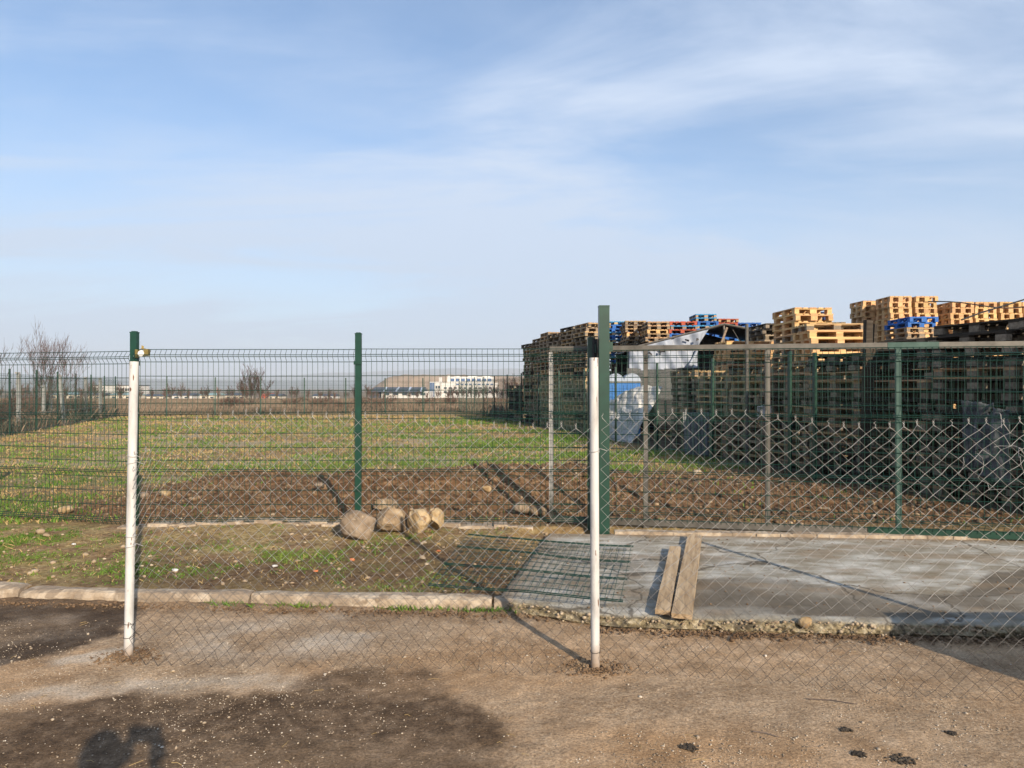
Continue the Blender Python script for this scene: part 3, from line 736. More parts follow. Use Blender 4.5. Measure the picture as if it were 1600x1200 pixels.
# narrow footing under the mesh fence
def footing():
    b = MB(); x = -4.1
    while x < 0.15:
        w = random.uniform(0.10, 0.18)
        b.box((x + w / 2, 7.50 + random.uniform(-.02, .02), float(ground_z(np.array([x + w / 2]), np.array([7.5]))[0]) - 0.04 + random.uniform(-.006, .014)), (w + .03, 0.20 + random.uniform(-.06, .06), 0.10), (random.uniform(-.05, .05), random.uniform(-.04, .04), random.uniform(-.15, .15)), 0.012)
        x += w
    return b.build('fence_footing', M['concrete_old'])
tag(footing(), kind='structure')
def gz(x, y): return float(ground_z(np.array([float(x)]), np.array([float(y)]))[0])
def gza(x, y): return ground_z(x, y)

# ------------------------------------------------------------------ welded mesh fences
FH = 1.86
BENDS = [0.07, 0.67, 1.27, 1.79]
def panel_mb(width, pitch=0.0554, r=0.0027, n=3, h=FH, bends=BENDS, depth=0.035):
    b = MB()
    zs = []
    for zb in bends:
        zs += [(zb - 0.055, 0), (zb - 0.009, -depth), (zb + 0.009, -depth), (zb + 0.055, 0)]
    zs = [(max(0, z), y) for z, y in zs]
    if zs[0][0] > 0: zs = [(0, 0)] + zs
    if zs[-1][0] < h: zs.append((h, 0))
    k = max(2, int(round(width / pitch)))
    for i in range(k + 1):
        x = width * i / k
        b.tube([(x, y, h - z) for z, y in zs], r, n, cap=False)
    hz = []
    for zb in bends:
        hz += [(zb - 0.0075, -depth - 0.005), (zb + 0.0115, -depth - 0.005)]
    hz += [(0.004, 0.004)]
    for zb in bends[:-1]:
        hz += [(zb + 0.065, .004), (zb + 0.215, .004), (zb + 0.365, .004), (zb + 0.50, .004)]
    for z, y in hz:
        b.tube([(-0.012, y, h - z), (width + 0.012, y, h - z)], r * 1.3, 4)
    return b
def post_parts(parent, loc, h, rz=0.0, w=0.062, d=0.042, cap=True, clamps=(0.33, 0.95, 1.5), name='post', lean=(0, 0)):
    b = MB().box((0, 0, h / 2), (w, d, h))
    p = b.build(name, M['green'], parent, loc, (lean[0], lean[1], rz))
    if cap:
        c = MB().box((0, 0, h + 0.004), (w + 0.006, d + 0.006, 0.012)).box((0, 0, h + 0.014), (w * 0.7, d * 0.7, 0.009))
        c.build('post_cap', M['green'], p)
    for z in clamps:
        if z < h - 0.05:
            MB().box((0, -d / 2 - 0.006, h - z), (w + 0.022, 0.014, 0.035)).box((0, -d / 2 - 0.016, h - z), (0.016, 0.008, 0.016)).build('post_clamp', M['green'], p)
    return p
front = empty('mesh_fence', (-1.72, 7.47, 0.13), 0, 'green welded wire mesh fence along the front of the field, behind the three boulders', 'fence')
def fpost(x, y, h, **k): return post_parts(front, (x + 1.72, y - 7.47, 0.0), h, **k)
GZ0 = 0.14
def rel(x, y, z): return (x + 1.72, y - 7.47, z - 0.13)
fpost(-1.604, 7.42, 2.0 + 0.16 - 0.13 - 0.0, clamps=(0.30, 1.02, 1.62), d=0.05)
fpost(0.815, 7.36, 1.98, d=0.05, w=0.066)
pl_ = fpost(-3.985, 7.50, 2.05, w=0.068, d=0.06, clamps=())
MB().box((0, 0, 1.73), (0.078, 0.07, 0.05)).build('post_clamp', M['green'], pl_)
panel_mb(2.36).build('mesh_panel', M['green_wire'], front, rel(-3.965, 7.475, 0.148))
panel_mb(2.38).build('mesh_panel', M['green_wire'], front, rel(-1.585, 7.455, 0.152), (0, 0, R(-0.4)))
ang = math.atan2(0.62, -2.5)
panel_mb(2.5).build('mesh_panel', M['green_wire'], front, rel(-6.455, 8.125, 0.13), (0, 0, -math.atan2(0.62, 2.45)))
fpost(-6.54, 8.12, 2.0, rz=-0.2)
panel_mb(2.5).build('mesh_panel', M['green_wire'], front, rel(-8.98, 8.76, 0.13), (0, 0, -math.atan2(0.62, 2.45)))
fpost(-9.0, 8.75, 2.0, rz=-0.2)

long_panel = panel_mb(2.46, n=3, r=0.0022).mesh('mesh_panel', M['green_wire'])
far_panel = panel_mb(2.24, n=3, r=0.0022).mesh('mesh_panel', M['green_wire'])
def boundary(label, pts, panel, first=True, last=True, heights=(2.0, 2.04), skip=()):
    x0, y0 = pts[0]
    f = empty('mesh_fence', (x0, y0, gz(x0, y0)), 0, label, 'fence', 'green mesh fences round the field')
    for i, (x, y) in enumerate(pts):
        z = gz(x, y)
        if i not in skip and (i > 0 or first) and (i < len(pts) - 1 or last):
            post_parts(f, (x - x0, y - y0, z - 0.05 - f.location.z), random.uniform(*heights) + .05, rz=math.atan2(pts[min(i + 1, len(pts) - 1)][1] - pts[max(0, i - 1)][1], pts[min(i + 1, len(pts) - 1)][0] - pts[max(0, i - 1)][0]),
                       clamps=(0.4, 1.2), lean=(random.uniform(-.008, .008), random.uniform(-.008, .008)))
        if i < len(pts) - 1:
            nx, ny = pts[i + 1]
            link('mesh_panel', panel, f, (x - x0, y - y0, z + 0.02 - f.location.z), (0, -math.atan2(gz(nx, ny) - z, math.hypot(nx - x, ny - y)), math.atan2(ny - y, nx - x)))
    return f
rp = [(float(fence_x(d)), d) for d in np.arange(6.85, 43.5, 2.43)]
yf_ = boundary('green mesh fence running along the pallet yard into the distance', rp, long_panel, skip=(1,))
post_parts(yf_, (float(fence_x(11.1)) - rp[0][0], 11.1 - rp[0][1], 0), 2.05, rz=R(104), clamps=(0.4, 1.2))
nl = 10
lp = [(float(left_x(d)), d) for d in [12.2 + 2.333 * i for i in range(11)]]
boundary('green mesh fence along the left edge of the field in front of the bare shrubs', lp, long_panel)
fp = [(lp[-1][0] + (rp[-1][0] - lp[-1][0]) * i / 8, lp[-1][1] + (rp[-1][1] - lp[-1][1]) * i / 8) for i in range(9)]
_fl = math.hypot(fp[1][0] - fp[0][0], fp[1][1] - fp[0][1])
far_panel = panel_mb(_fl - 0.03, n=3, r=0.0022).mesh('mesh_panel', M['green_wire'])
boundary('green mesh fence closing the far end of the field before the dry grass', fp, far_panel, first=False, last=False)

# latch on the left fence post
lt = empty('gate_latch', (-3.94, 7.47, 1.96), 0, 'yellow metal catch with white roller on the green post at left', 'latch')
MB().box((0, 0, 0), (0.028, 0.045, 0.085)).box((0.045, 0.02, 0.012), (0.075, 0.004, 0.02)).build('latch_plate', M['brass'], lt)
MB().box((0.10, 0, 0.012), (0.048, 0.045, 0.072)).box((0.062, 0, 0.05), (0.03, 0.05, 0.008)).tube([(0.055, -0.01, 0.05), (0.055, -0.01, 0.085)], 0.006, 8).tube([(0.068, -0.01, 0.05), (0.068, -0.01, 0.08)], 0.006, 8).build('latch_hook', M['brass'], lt)
MB().tube([(0.052, -0.03, 0.0), (0.052, 0.03, 0.0)], 0.032, 14).build('latch_roller', M['nylon'], lt, smooth=False)

# ------------------------------------------------------------------ tall gate post
gp = empty('gate_post', (0.93, 7.20, 0.12), 0, 'tall dark green square gate post right of the white pipe, taller than everything else', 'gate post')
MB().box((0, 0, 1.15), (0.104, 0.10, 2.30)).build('post', M['green'], gp)
MB().box((0, 0, 2.305), (0.108, 0.104, 0.014)).build('post_cap', M['green'], gp)
MB().box((-0.075, 0.17, 1.885), (0.012, 0.20, 0.09)).box((0.075, 0.17, 1.885), (0.05, 0.24, 0.012)).box((0.075, 0.06, 1.90), (0.05, 0.012, 0.10)).build('roller_bracket', M['green'], gp)
for x in (-0.075,):
    MB().tube([(x - 0.001, 0.285, 1.79), (x - 0.001, 0.285, 1.985)], 0.036, 12).build('guide_roller', M['dark_rubber'], gp, (-0.0, -0.125, 0))

# ------------------------------------------------------------------ sliding gate
gate_ang = -math.atan(0.2)
gate = empty('sliding_gate', (0.41, 7.66, 0.16), gate_ang, 'grey steel sliding gate with green wire mesh, right of the tall green post', 'gate')
GL, GH = 7.0, 1.885
cx_ = math.cos(gate_ang)
MB().box((2.66, 0, GH - 0.03), (5.32, 0.05, 0.06)).build('top_rail', M['steel_worn'], gate)
MB().box((1.58, 0, 0.03), (3.16, 0.05, 0.062)).build('bottom_rail', M['steel_worn'], gate)
MB().box((3.165 + 1.92, 0, 0.03), (3.835, 0.052, 0.066)).build('bottom_rail', M['green'], gate)
MB().box((5.322 + 0.84, 0, GH - 0.03), (1.68, 0.05, 0.06)).build('top_rail', M['steel_worn'], gate)

def stile(px_, mat, w=0.046):
    # distance along the gate where the pixel column meets it
    k = (px_ - 800) / 1110
    s = (7.66 * k - 0.41) / (math.cos(gate_ang) - math.sin(gate_ang) * k)
    MB().box((s, 0.0, GH / 2), (w, 0.042, GH - 0.124)).build('stile', mat, gate)
    return s
stile(861, M['galv'], 0.04); stile(1009, M['steel_worn']); stile(1199, M['steel_worn'])
s4 = stile(1403, M['green_pale'], 0.043); MB().box((s4 + .13, -0.0265, GH - 0.03), (0.46, 0.003, 0.064)).box((s4 + .13, 0, GH + 0.0015), (0.46, 0.056, 0.003)).build('painted_patch', M['green_pale'], gate); stile(1668, M['green'], 0.05)
MB().box((6.98, 0, GH / 2), (0.046, 0.042, GH - 0.124)).build('stile', M['green'], gate)
gb = [0.075, 0.675, 1.275, 1.70]
panel_mb(2.46, h=1.80, bends=gb).build('mesh_panel', M['green_wire'], gate, (0.04, -0.032, 0.04))
panel_mb(2.46, h=1.80, bends=gb).build('mesh_panel', M['green_wire'], gate, (2.52, -0.032, 0.04))
panel_mb(1.98, h=1.80, bends=gb).build('mesh_panel', M['green_wire'], gate, (5.0, -0.032, 0.04))
k_ = (1010 - 800) / 1110; sw = (7.66 * k_ - 0.41) / (math.cos(gate_ang) - math.sin(gate_ang) * k_)
MB().box((sw, 0, -0.022), (0.06, 0.05, 0.028)).box((sw - 0.02, 0, -0.05), (0.008, 0.05, 0.035)).box((sw + 0.02, 0, -0.05), (0.008, 0.05, 0.035)).build('wheel_bracket', M['steel_worn'], gate)
MB().tube([(sw, -0.016, -0.055), (sw, 0.016, -0.055)], 0.032, 14).build('wheel', M['nylon'], gate)
MB().box((5.0, 0, -0.045), (0.06, 0.05, 0.08)).build('wheel_bracket', M['steel_worn'], gate)

# ------------------------------------------------------------------ white pipe posts and the chain-link between them
def pipe_post(base, top, label, r=0.0255, n=20):
    o = empty('pipe_post', base, 0, label, 'post', 'white painted pipe posts of the chain-link barrier')
    b = MB(); d = Vector(top) - Vector(base)
    ring = []
    P = [Vector((0, 0, -0.03)), d * 0.25, d * 0.5, d * 0.75, d]
    b.tube(P, r, n, cap=False)
    me_in = MB(); me_in.tube([d, d - Vector((0, 0, 0.12))], r * 0.86, n, cap=True)
    for j in range(n):      # annulus at the mouth
        a0 = 2 * math.pi * j / n; a1 = 2 * math.pi * (j + 1) / n
        q = lambda a, rr: tuple(d + Vector((math.cos(a) * rr, math.sin(a) * rr, 0)))
        b.add([q(a0, r), q(a1, r), q(a1, r * .86), q(a0, r * .86)], [(0, 1, 2, 3)])
    b.build('pipe', M['white_paint'], o, smooth=True)
    me_in.build('pipe_mouth', M['steel_worn'], o)
    def tie(z, loops=1.6, drop=0.03, tail=0.05):
        pts = []
        c = d * (z / d.z)
        for i in range(25):
            t = i / 24
            a = t * loops * 2 * math.pi - 0.6
            pts.append(c + Vector((math.cos(a) * (r + .003), math.sin(a) * (r + .003), drop * (t - 0.5) + 0.008 * math.sin(7 * t))))
        pts.append(pts[-1] + Vector((tail, -0.01, -0.015)))
        MB().tube(pts, 0.0018, 4).build('tie_wire', M['galv'], o)
    return o, tie
pA, tieA = pipe_post((-2.285, 4.24, 0.0), (-2.255, 4.24, 1.757), 'white painted steel pipe post at left, in front of the green latch post')
for z, l in ((1.20, 1.4), (1.16, 1.1), (0.72, 1.5), (0.66, 1.2), (0.20, 1.7), (0.12, 1.3)): tieA(z, l, random.uniform(-.04, .04))
pB, tieB = pipe_post((0.475, 4.06, 0.0), (0.468, 4.06, 1.772), 'white painted steel pipe post in the middle, left of the tall green gate post')
for z, l in ((1.24, 1.2), (0.10, 1.3)): tieB(z, l, 0.02)
pC, tieC = pipe_post((3.49, 3.45, 0.0), (3.49, 3.45, 1.76), 'white steel pipe post outside the picture at right, casting the thin slab shadow')
tieC(1.2)

def chain_link(name, label, A, B, ztop, width_cells, rows, seed, tear=None, left_sag=0.0, wav=0.03, foot=0.0):
    """woven zig-zag wires between A and B (ground points); ztop(u) height of the upper edge"""
    rr = random.Random(seed)
    A = Vector(A); B = Vector(B); dirv = (B - A); Ln = dirv.length; dirv.normalize(); nv = Vector((dirv.y, -dirv.x, 0))
    nW = width_cells * 2
    b = MB()
    def P(u, v):
        zt = ztop(u)
        x = u
        off = wav * (float(fbm(np.array(u * 6.0), np.array(v * 2.5), seed, 3)) - 0.5) * 2 * math.sin(math.pi * min(1, max(0, u)))
        sx = 0.07 * (float(fbm(np.array(u * 5.0), np.array(v * 2.0), seed + 3, 3)) - 0.5)
        sz = 0.05 * (float(fbm(np.array(u * 7.0), np.array(v * 2.0), seed + 5, 3)) - 0.5)
        # the foot of the net kicks out over the road
        kick = foot * max(0.0, 0.28 - v) ** 2 * (0.5 + 1.2 * float(fbm(np.array(u * 9.0), np.array(1.3), seed + 8, 2)))
        p = A + dirv * (u * Ln + sx) + nv * (off + kick)
        p.z = max(0.008 + 0.01 * rr.random(), 0.012 + v * zt + sz * min(1, v * 4))
        if left_sag: p.z -= left_sag * math.exp(-u / 0.035) * v
        if tear: p = tear(u, v, p, rr)
        return p
    node = {}
    def nd(i, j):
        if (i, j) not in node:
            u = i / nW; v = j / rows
            node[(i, j)] = P(u, v) + Vector((rr.gauss(0, .0022), rr.gauss(0, .003), rr.gauss(0, .0022)))
        return node[(i, j)]
    for k in range(nW):
        pts = []
        for j in range(rows + 1):
            i = k if (j + k) % 2 == 0 else k + 1
            p = nd(i, j)
            s = 0.0022 if (j % 2) else -0.0022
            pts.append(p + nv * s)
        # twisted knuckles at the upper edge
        pts2 = []
        for p in pts: pts2.append(p)
        t = pts2[-1]
        if not tear or rr.random() < .9:
            sgn = 1 if (rows + k) % 2 else -1
            pts2 += [t + Vector((0.004 * sgn, 0, 0.012)), t + Vector((-0.005 * sgn, 0.004, 0.022)), t + Vector((0.002, -0.004, 0.030))]
        b.tube(pts2, 0.0015, 3, cap=False)
    return b, nd, nv
def zl(u): return 1.40 + 0.035 * math.sin(u * 5) - 0.30 * math.exp(-u / 0.06)
bl, ndl, _ = chain_link('chain_link', '', (-2.25, 4.215, 0), (0.44, 4.04, 0), zl, 35, 38, 900, foot=1.2)
o = bl.build('chain_link_net', M['galv']); tag(o, 'loose galvanised chain-link net hung between the left and middle white pipes', 'chain-link net', 'chain-link nets between the white pipes')
def zr(u): return 1.41 + 0.02 * math.sin(u * 9)
def tear(u, v, p, rr):
    t = max(0.0, (u - 0.62)) * 3.2
    if t > 0 and v > 0.70:
        a = min(1.0, t) * (v - 0.70) / 0.30
        p = p + Vector((rr.gauss(0, .025) * a, rr.gauss(0, .03) * a - .03 * a, rr.gauss(-.015, .03) * a))
    return p
br, ndr, nvr = chain_link('chain_link', '', (0.515, 4.04, 0), (3.45, 3.46, 0), zr, 38, 38, 950, tear=tear, foot=0.7)
# frayed loose strands over the torn corner
rr = random.Random(5)
for i in range(26):
    u = rr.uniform(0.62, 0.95); z = rr.uniform(1.22, 1.42)
    p = Vector((0.515 + 2.935 * u, 4.04 - 0.58 * u, z)); pts = [p]
    dv = Vector((rr.gauss(0, 1), rr.gauss(0, .4), rr.gauss(.3, .8))).normalized()
    for s in range(rr.randint(4, 9)):
        dv = (dv + Vector((rr.gauss(0, .7), rr.gauss(0, .3), rr.gauss(-.12, .7)))).normalized()
        p = p + dv * 0.035; p.z = min(p.z, 1.47); pts.append(p.copy())
    br.tube(pts, 0.0014, 3, cap=False)
o = br.build('chain_link_net', M['galv']); tag(o, 'galvanised chain-link net right of the middle white pipe, torn and tangled at its right end', 'chain-link net', 'chain-link nets between the white pipes')

# ------------------------------------------------------------------ offcut of mesh lying over the slab corner, planks
oc = empty('mesh_offcut', (0.1, 5.7, 0.14), 0, 'green welded mesh offcut lying flat across the corner of the slab', 'wire mesh')
def offcut():
    b = MB(); C0 = Vector((-0.61, 5.17, 0.16)); C1 = Vector((0.74, 4.74, 0.165)); C2 = Vector((1.10, 6.44, 0.18)); C3 = Vector((-0.42, 6.86, 0.17))
    def Q(u, v):
        p = (C0 * (1 - u) + C1 * u) * (1 - v) + (C3 * (1 - u) + C2 * u) * v
        p.z += 0.035 * math.sin(u * 3.0 + v * 2) * 0.6 + 0.02 * (float(fbm(np.array(u * 3.), np.array(v * 3.), 77, 2)) - .5) - 0.03 * u * (1 - u)
        return p - Vector((0.1, 5.7, 0.14))
    for i in range(27):
        u = i / 26 * 0.985
        b.tube([Q(u, v / 10) for v in range(11)], 0.0025, 3, cap=False)
    main = MB()
    for v in (0.0, 0.33, 0.66, 0.985):
        for dv, dz in ((-.004, 0), (.012, .003)):
            main.tube([Q(u / 12, v + dv) + Vector((0, 0, 0.006 + dz)) for u in range(13)], 0.0042, 4)
    for v in (0.085, 0.165, 0.25, 0.415, 0.50, 0.58, 0.74, 0.82, 0.90):
        b.tube([Q(u / 12, v) + Vector((0, 0, 0.005)) for u in range(13)], 0.0026, 3, cap=False)
    b.build('cross_wire', M['green_wire'], oc); main.build('edge_wire', M['green_wire'], oc)
offcut()
def plank(label, c, L_, w, th, rz, tilt=(0, 0)):
    n = 14; V = []
    for i in range(n + 1):
        y = -L_ / 2 + L_ * i / n
        for sx in (-1, 1):
            for sz in (-1, 1):
                e = random.uniform(-.0015, .0015)
                ends = 0.012 * random.uniform(-1, 1) if i in (0, n) else 0
                V.append((sx * w / 2 + e, y + ends, sz * th / 2 + random.uniform(-.0015, .0015) + 0.004 * math.sin(i * .5)))
    F = []
    for i in range(n):
        a = i * 4; q = a + 4
        F += [(a, a + 1, q + 1, q), (a + 2, q + 2, q + 3, a + 3), (a + 1, a + 3, q + 3, q + 1), (a, q, q + 2, a + 2)]
    F += [(0, 2, 3, 1), (n * 4, n * 4 + 1, n * 4 + 3, n * 4 + 2)]
    b = MB(); b.v = V; b.f = F
    o = b.build('plank', M['plank'], None, c, (tilt[0], tilt[1], rz))
    return tag(o, label, 'plank', 'planks lying on the slab')
pz = 0.142
plank('shorter dusty plank on the slab, left of the longer one', (1.232, 5.55, pz - .004), 1.78, 0.098, 0.034, -math.atan2(0.475, 1.70), (0.021, 0))
plank('longer dusty plank on the slab, right of the shorter one', (1.435, 5.75, pz), 2.36, 0.13, 0.034, -math.atan2(0.66, 2.24), (0.021, 0))

# made-up low wall right of the picture, added to cast a shadow onto the slab
lw = empty('added_low_wall', (3.46, 2.55, 0), 0, 'made-up low wall outside the picture at right, added to shade the slab edge', 'wall')
b = MB().box((2.6, 0.14, 0.46), (5.2, 0.26, 0.96)); b.build('added_wall_body', M['render_wall'], lw)
for i in range(9):
    MB().box((0.29 + 0.578 * i, 0.14, 0.975), (0.57, 0.34, 0.07), None, 0.004).build('added_coping_stone', M['concrete_grey'], lw)

# ------------------------------------------------------------------ pallets
ZY = 0.12          # yard level
PH = 0.144
def pallet_boxes(L_=1.2, W_=0.8, H_=PH):
    """(name, centre, size) of a pallet's pieces; base at z = 0"""
    bl_ = H_ - 0.066; out = []
    ys = (-W_ / 2 + 0.05, 0, W_ / 2 - 0.05); yw = (0.10, 0.145, 0.10)
    xs = (-L_ / 2 + 0.0725, 0, L_ / 2 - 0.0725)
    for y, w in zip(ys, yw): out.append(('base_board', (0, y, 0.011), (L_, w, 0.022)))
    for y, w in zip(ys, yw):
        for x in xs: out.append(('block', (x, y, 0.022 + bl_ / 2), (0.145, w - 0.004, bl_)))
    for x in xs: out.append(('cross_board', (x, 0, 0.022 + bl_ + 0.011), (0.145, W_, 0.022)))
    dw = (0.145, 0.10, 0.145, 0.10, 0.145); dy = np.linspace(-W_ / 2 + 0.0725, W_ / 2 - 0.0725, 5)
    for y, w in zip(dy, dw): out.append(('deck_board', (0, float(y), 0.044 + bl_ + 0.011), (L_, w * W_ / 0.8, 0.0215)))
    return out
_pal_cache = {}
def piece_mesh(name, size, mat):
    k = (name, tuple(round(s, 4) for s in size), mat.name)
    if k not in _pal_cache:
        _pal_cache[k] = MB().box((0, 0, 0), size, None, 0.0022).mesh(name, mat)
    return _pal_cache[k]
def far_meshes(mat, blockmat, dims):
    k = ('far', mat.name, blockmat.name, dims)
    if k not in _pal_cache:
        d = {}
        for nm, c, s in pallet_boxes(*dims): d.setdefault(nm, MB()).box(c, s, None, 0.003)
        _pal_cache[k] = {nm: m_.mesh(nm, blockmat if nm == 'block' else mat) for nm, m_ in d.items()}
    return _pal_cache[k]
SCH = {  # colour word -> board material, block material
    'grey': ('weathered', 'wood_grey', 'wood_grey'), 'tan': ('tan', 'wood_mid', 'wood_block'), 'fresh': ('yellow', 'wood_fresh', 'wood_fresh'),
    'dark': ('dark', 'wood_old_shade', 'wood_block'), 'blue': ('blue', 'paint_blue', 'paint_blue'), 'cyan': ('light blue', 'paint_cyan', 'wood_mid'),
    'red': ('red', 'paint_red', 'paint_red'), 'navy': ('navy', 'paint_navy', 'paint_navy'), 'redblock': ('faded red', 'paint_red', 'wood_mid')}
n_pallets = 0
def pallet(scheme, loc, rot, near, label, group, dims=(1.2, 0.8, PH)):
    global n_pallets
    n_pallets += 1
    w, bm_, km = SCH[scheme]
    o = bpy.data.objects.new('wooden_pallet', None); COL.objects.link(o)
    o.location = loc; o.rotation_euler = rot; o.empty_display_size = 0.1
    tag(o, label, 'pallet', group)
    if near:
        for nm, c, s in pallet_boxes(*dims):
            if nm in ('deck_board', 'base_board') and random.random() < .04: continue
            p = bpy.data.objects.new(nm, piece_mesh(nm, s, M[km] if nm == 'block' else M[bm_])); COL.objects.link(p)
            p.parent = o; p.location = (c[0] + random.uniform(-.004, .004), c[1] + random.uniform(-.003, .003), c[2]); p.rotation_euler = (0, 0, random.uniform(-.008, .008))
    else:
        for nm, me in far_meshes(M[bm_], M[km], dims).items():
            p = bpy.data.objects.new(nm + 's', me); COL.objects.link(p); p.parent = o; p['kind'] = 'stuff'
    return o
stuff_buf = {}
def stuff_pallet(scheme, loc, rot, dims):
    w, bm_, km = SCH[scheme]
    mb = stuff_buf.setdefault(bm_, MB())
    Mx = Matrix.Translation(loc) @ Euler(rot).to_matrix().to_4x4()
    R3 = Mx.to_3x3()
    for nm, c, s in pallet_boxes(*dims):
        mb.box(Mx @ Vector(c), s, R3)
ORD = [w_ + ' from top' for w_ in ('first second third fourth fifth sixth seventh eighth ninth tenth eleventh twelfth thirteenth fourteenth fifteenth sixteenth seventeenth eighteenth').split()]
def stack(x, y, n, rz, where, schemes, show, near=False, dims=(1.2, 0.8, PH), jit=0.03, tilt=0.0, lean=(0, 0), top_tilt=None):
    """schemes: list from the top down, last one repeats, or a function(i from top)"""
    H_ = dims[2]; rs_ = random.Random(int(x * 911 + y * 577))
    dx = dy = 0.0
    for k in range(n):
        i = n - 1 - k            # index from the top
        sch = schemes(i, rs_) if callable(schemes) else schemes[min(i, len(schemes) - 1)]
        jx, jy = rs_.gauss(0, jit), rs_.gauss(0, jit)
        dx += lean[0] / max(1, n); dy += lean[1] / max(1, n)
        tl = tilt * (k / n)
        rot = (rs_.uniform(-.005, .005), rs_.uniform(-.006, .006) + tl, rz + rs_.gauss(0, .028))
        z = ZY + k * (H_ + 0.001)
        if tl: z += abs(tl) * 0.0
        loc = (x + dx + max(-.06, min(.06, jx)), y + dy + max(-.06, min(.06, jy)), z)
        if i < show:
            pallet(sch, loc, rot, near, f"{SCH[sch][0]} pallet, {ORD[i]} in {where}" if i else f"{SCH[sch][0]} pallet topping {where}", 'pallets stacked in the yard', dims)
        else:
            stuff_pallet(sch, loc, rot, dims)
RROW = math.atan2(1.0, -0.2472)          # along the boundary fence
def mixsch(*w):
    names = [a for a, _ in w]; ws = [b for _, b in w]
    return lambda i, r: r.choices(names, ws)[0]
old = mixsch(('grey', .20), ('dark', .64), ('tan', .16))  # mostly the wood with shade in its colour, for the fence row
mid = mixsch(('grey', .45), ('tan', .45), ('dark', .10))
lit = mixsch(('fresh', .6), ('tan', .4))
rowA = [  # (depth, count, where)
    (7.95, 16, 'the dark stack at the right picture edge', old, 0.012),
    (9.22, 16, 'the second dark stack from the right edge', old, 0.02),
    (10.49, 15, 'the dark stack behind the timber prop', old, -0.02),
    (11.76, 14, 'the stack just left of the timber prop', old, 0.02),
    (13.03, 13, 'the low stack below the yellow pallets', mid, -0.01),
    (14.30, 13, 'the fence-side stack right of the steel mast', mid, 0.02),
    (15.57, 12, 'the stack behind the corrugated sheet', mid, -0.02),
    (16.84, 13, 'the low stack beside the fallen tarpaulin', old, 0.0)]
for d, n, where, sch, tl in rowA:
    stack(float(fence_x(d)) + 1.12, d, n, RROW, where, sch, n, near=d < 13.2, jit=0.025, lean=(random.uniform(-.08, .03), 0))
# tilted pallets resting over the tops of the two nearest stacks
rowB = [(24.0, 25), (25.27, 25), (26.54, 24), (27.81, 25), (29.08, 24), (30.35, 23)]
wB = ['the tall brown stack beside the gate post', 'the brown stack second from the gate post', 'the brown stack behind the middle white pipe',
      'the brown stack with the sunlit corner', 'the brown stack second from the far end', 'the far end stack of the brown row', 'the far end stack of the tall brown row']
for (d, n), where in zip(rowB, wB):
    stack(float(fence_x(d)) + 1.15, d, n, RROW, where, mixsch(('tan', .40), ('grey', .45), ('dark', .15)), 10, jit=0.05, lean=(random.uniform(-.18, .05), 0))
for d, n, w_ in ((33.2, 11, 'the low stack beyond the brown row'), (34.6, 11, 'the farthest low stack of the yard')):
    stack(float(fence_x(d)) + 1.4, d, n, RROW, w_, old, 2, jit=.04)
# second rank, sunlit
stack(6.37, 15.62, 22, R(90), 'the tall sunlit yellow stack', ['fresh', 'fresh', 'fresh', 'fresh', 'tan', 'fresh', 'tan'], 9, near=True, jit=.02)
stack(6.47, 14.42, 19, 0.03, 'the sunlit stack before the tall yellow one', ['tan', 'fresh', 'fresh', 'fresh', 'fresh', 'tan', 'tan', 'grey'], 9, near=True, jit=.025)
stack(5.72, 17.6, 18, 0.05, 'the untidy stack right of the tent sheet', lit, 7, near=True, jit=.06)
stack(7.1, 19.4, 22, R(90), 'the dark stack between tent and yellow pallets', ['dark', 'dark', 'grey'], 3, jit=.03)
# half pallets in the sun at upper right
SM = (0.86, 0.68, 0.172)
for x, y, n, w, sh in ((12.05, 22.45, 25, 'the left yellow pile behind the blue pallets', 6), (12.84, 22.45, 25, 'the right yellow pile behind the blue pallets', 6),
                   (11.75, 23.55, 25, 'the rear pile left of the sky notch', 5), (13.98, 22.45, 24, 'the pile just right of the sky notch', 6), (14.72, 22.45, 24, 'the second pile right of the notch', 6),
                   (15.46, 22.45, 24, 'the third pile right of the notch', 6), (13.75, 23.5, 24, 'the rear pile right of the notch', 4), (16.22, 22.45, 24, 'the pile cut by the right edge', 5)):
    stack(x, y, n, R(90), w, ['fresh'], sh, dims=SM, jit=.02)
stack(11.55, 20.6, 24, R(90), 'the stack before the far yellow piles', ['blue', 'blue', 'tan', 'tan', 'grey'], 5, jit=.025)
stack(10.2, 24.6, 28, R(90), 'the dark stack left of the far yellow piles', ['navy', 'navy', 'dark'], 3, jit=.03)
stack(9.0, 20.6, 23, R(90), 'the pale stack behind the tall yellow one', ['grey', 'grey', 'grey'], 4, jit=.03)
# coloured stacks behind the tent
stack(4.22, 29.6, 29, R(90), 'the tall blue stack right of the gate post', ['cyan', 'blue', 'blue', 'cyan', 'blue', 'cyan', 'tan', 'redblock', 'cyan', 'blue', 'cyan', 'blue', 'grey'], 13, jit=.03)
stack(4.78, 27.9, 28, R(90), 'the tan stack right of the tall blue one', ['tan', 'grey', 'tan', 'fresh', 'tan', 'tan', 'grey'], 8, jit=.03)
stack(5.35, 26.6, 27, R(90), 'the tan stack above the tent\'s left end', ['tan', 'tan', 'fresh', 'tan', 'tan'], 8, jit=.02)
BIG = (1.2, 1.0, PH)
stack(6.28, 26.6, 27, R(90), 'the red topped stack above the tent', ['red', 'cyan', 'red', 'blue', 'blue'], 5, dims=BIG, jit=.02)
stack(7.58, 28.1, 30, R(90), 'the light blue stack above the tent ridge', ['cyan', 'cyan', 'blue', 'cyan', 'blue'], 6, jit=.02)
stack(8.48, 28.6, 29, R(90), 'the reddish stack right of the ridge', ['redblock', 'red', 'cyan', 'blue'], 4, jit=.02)
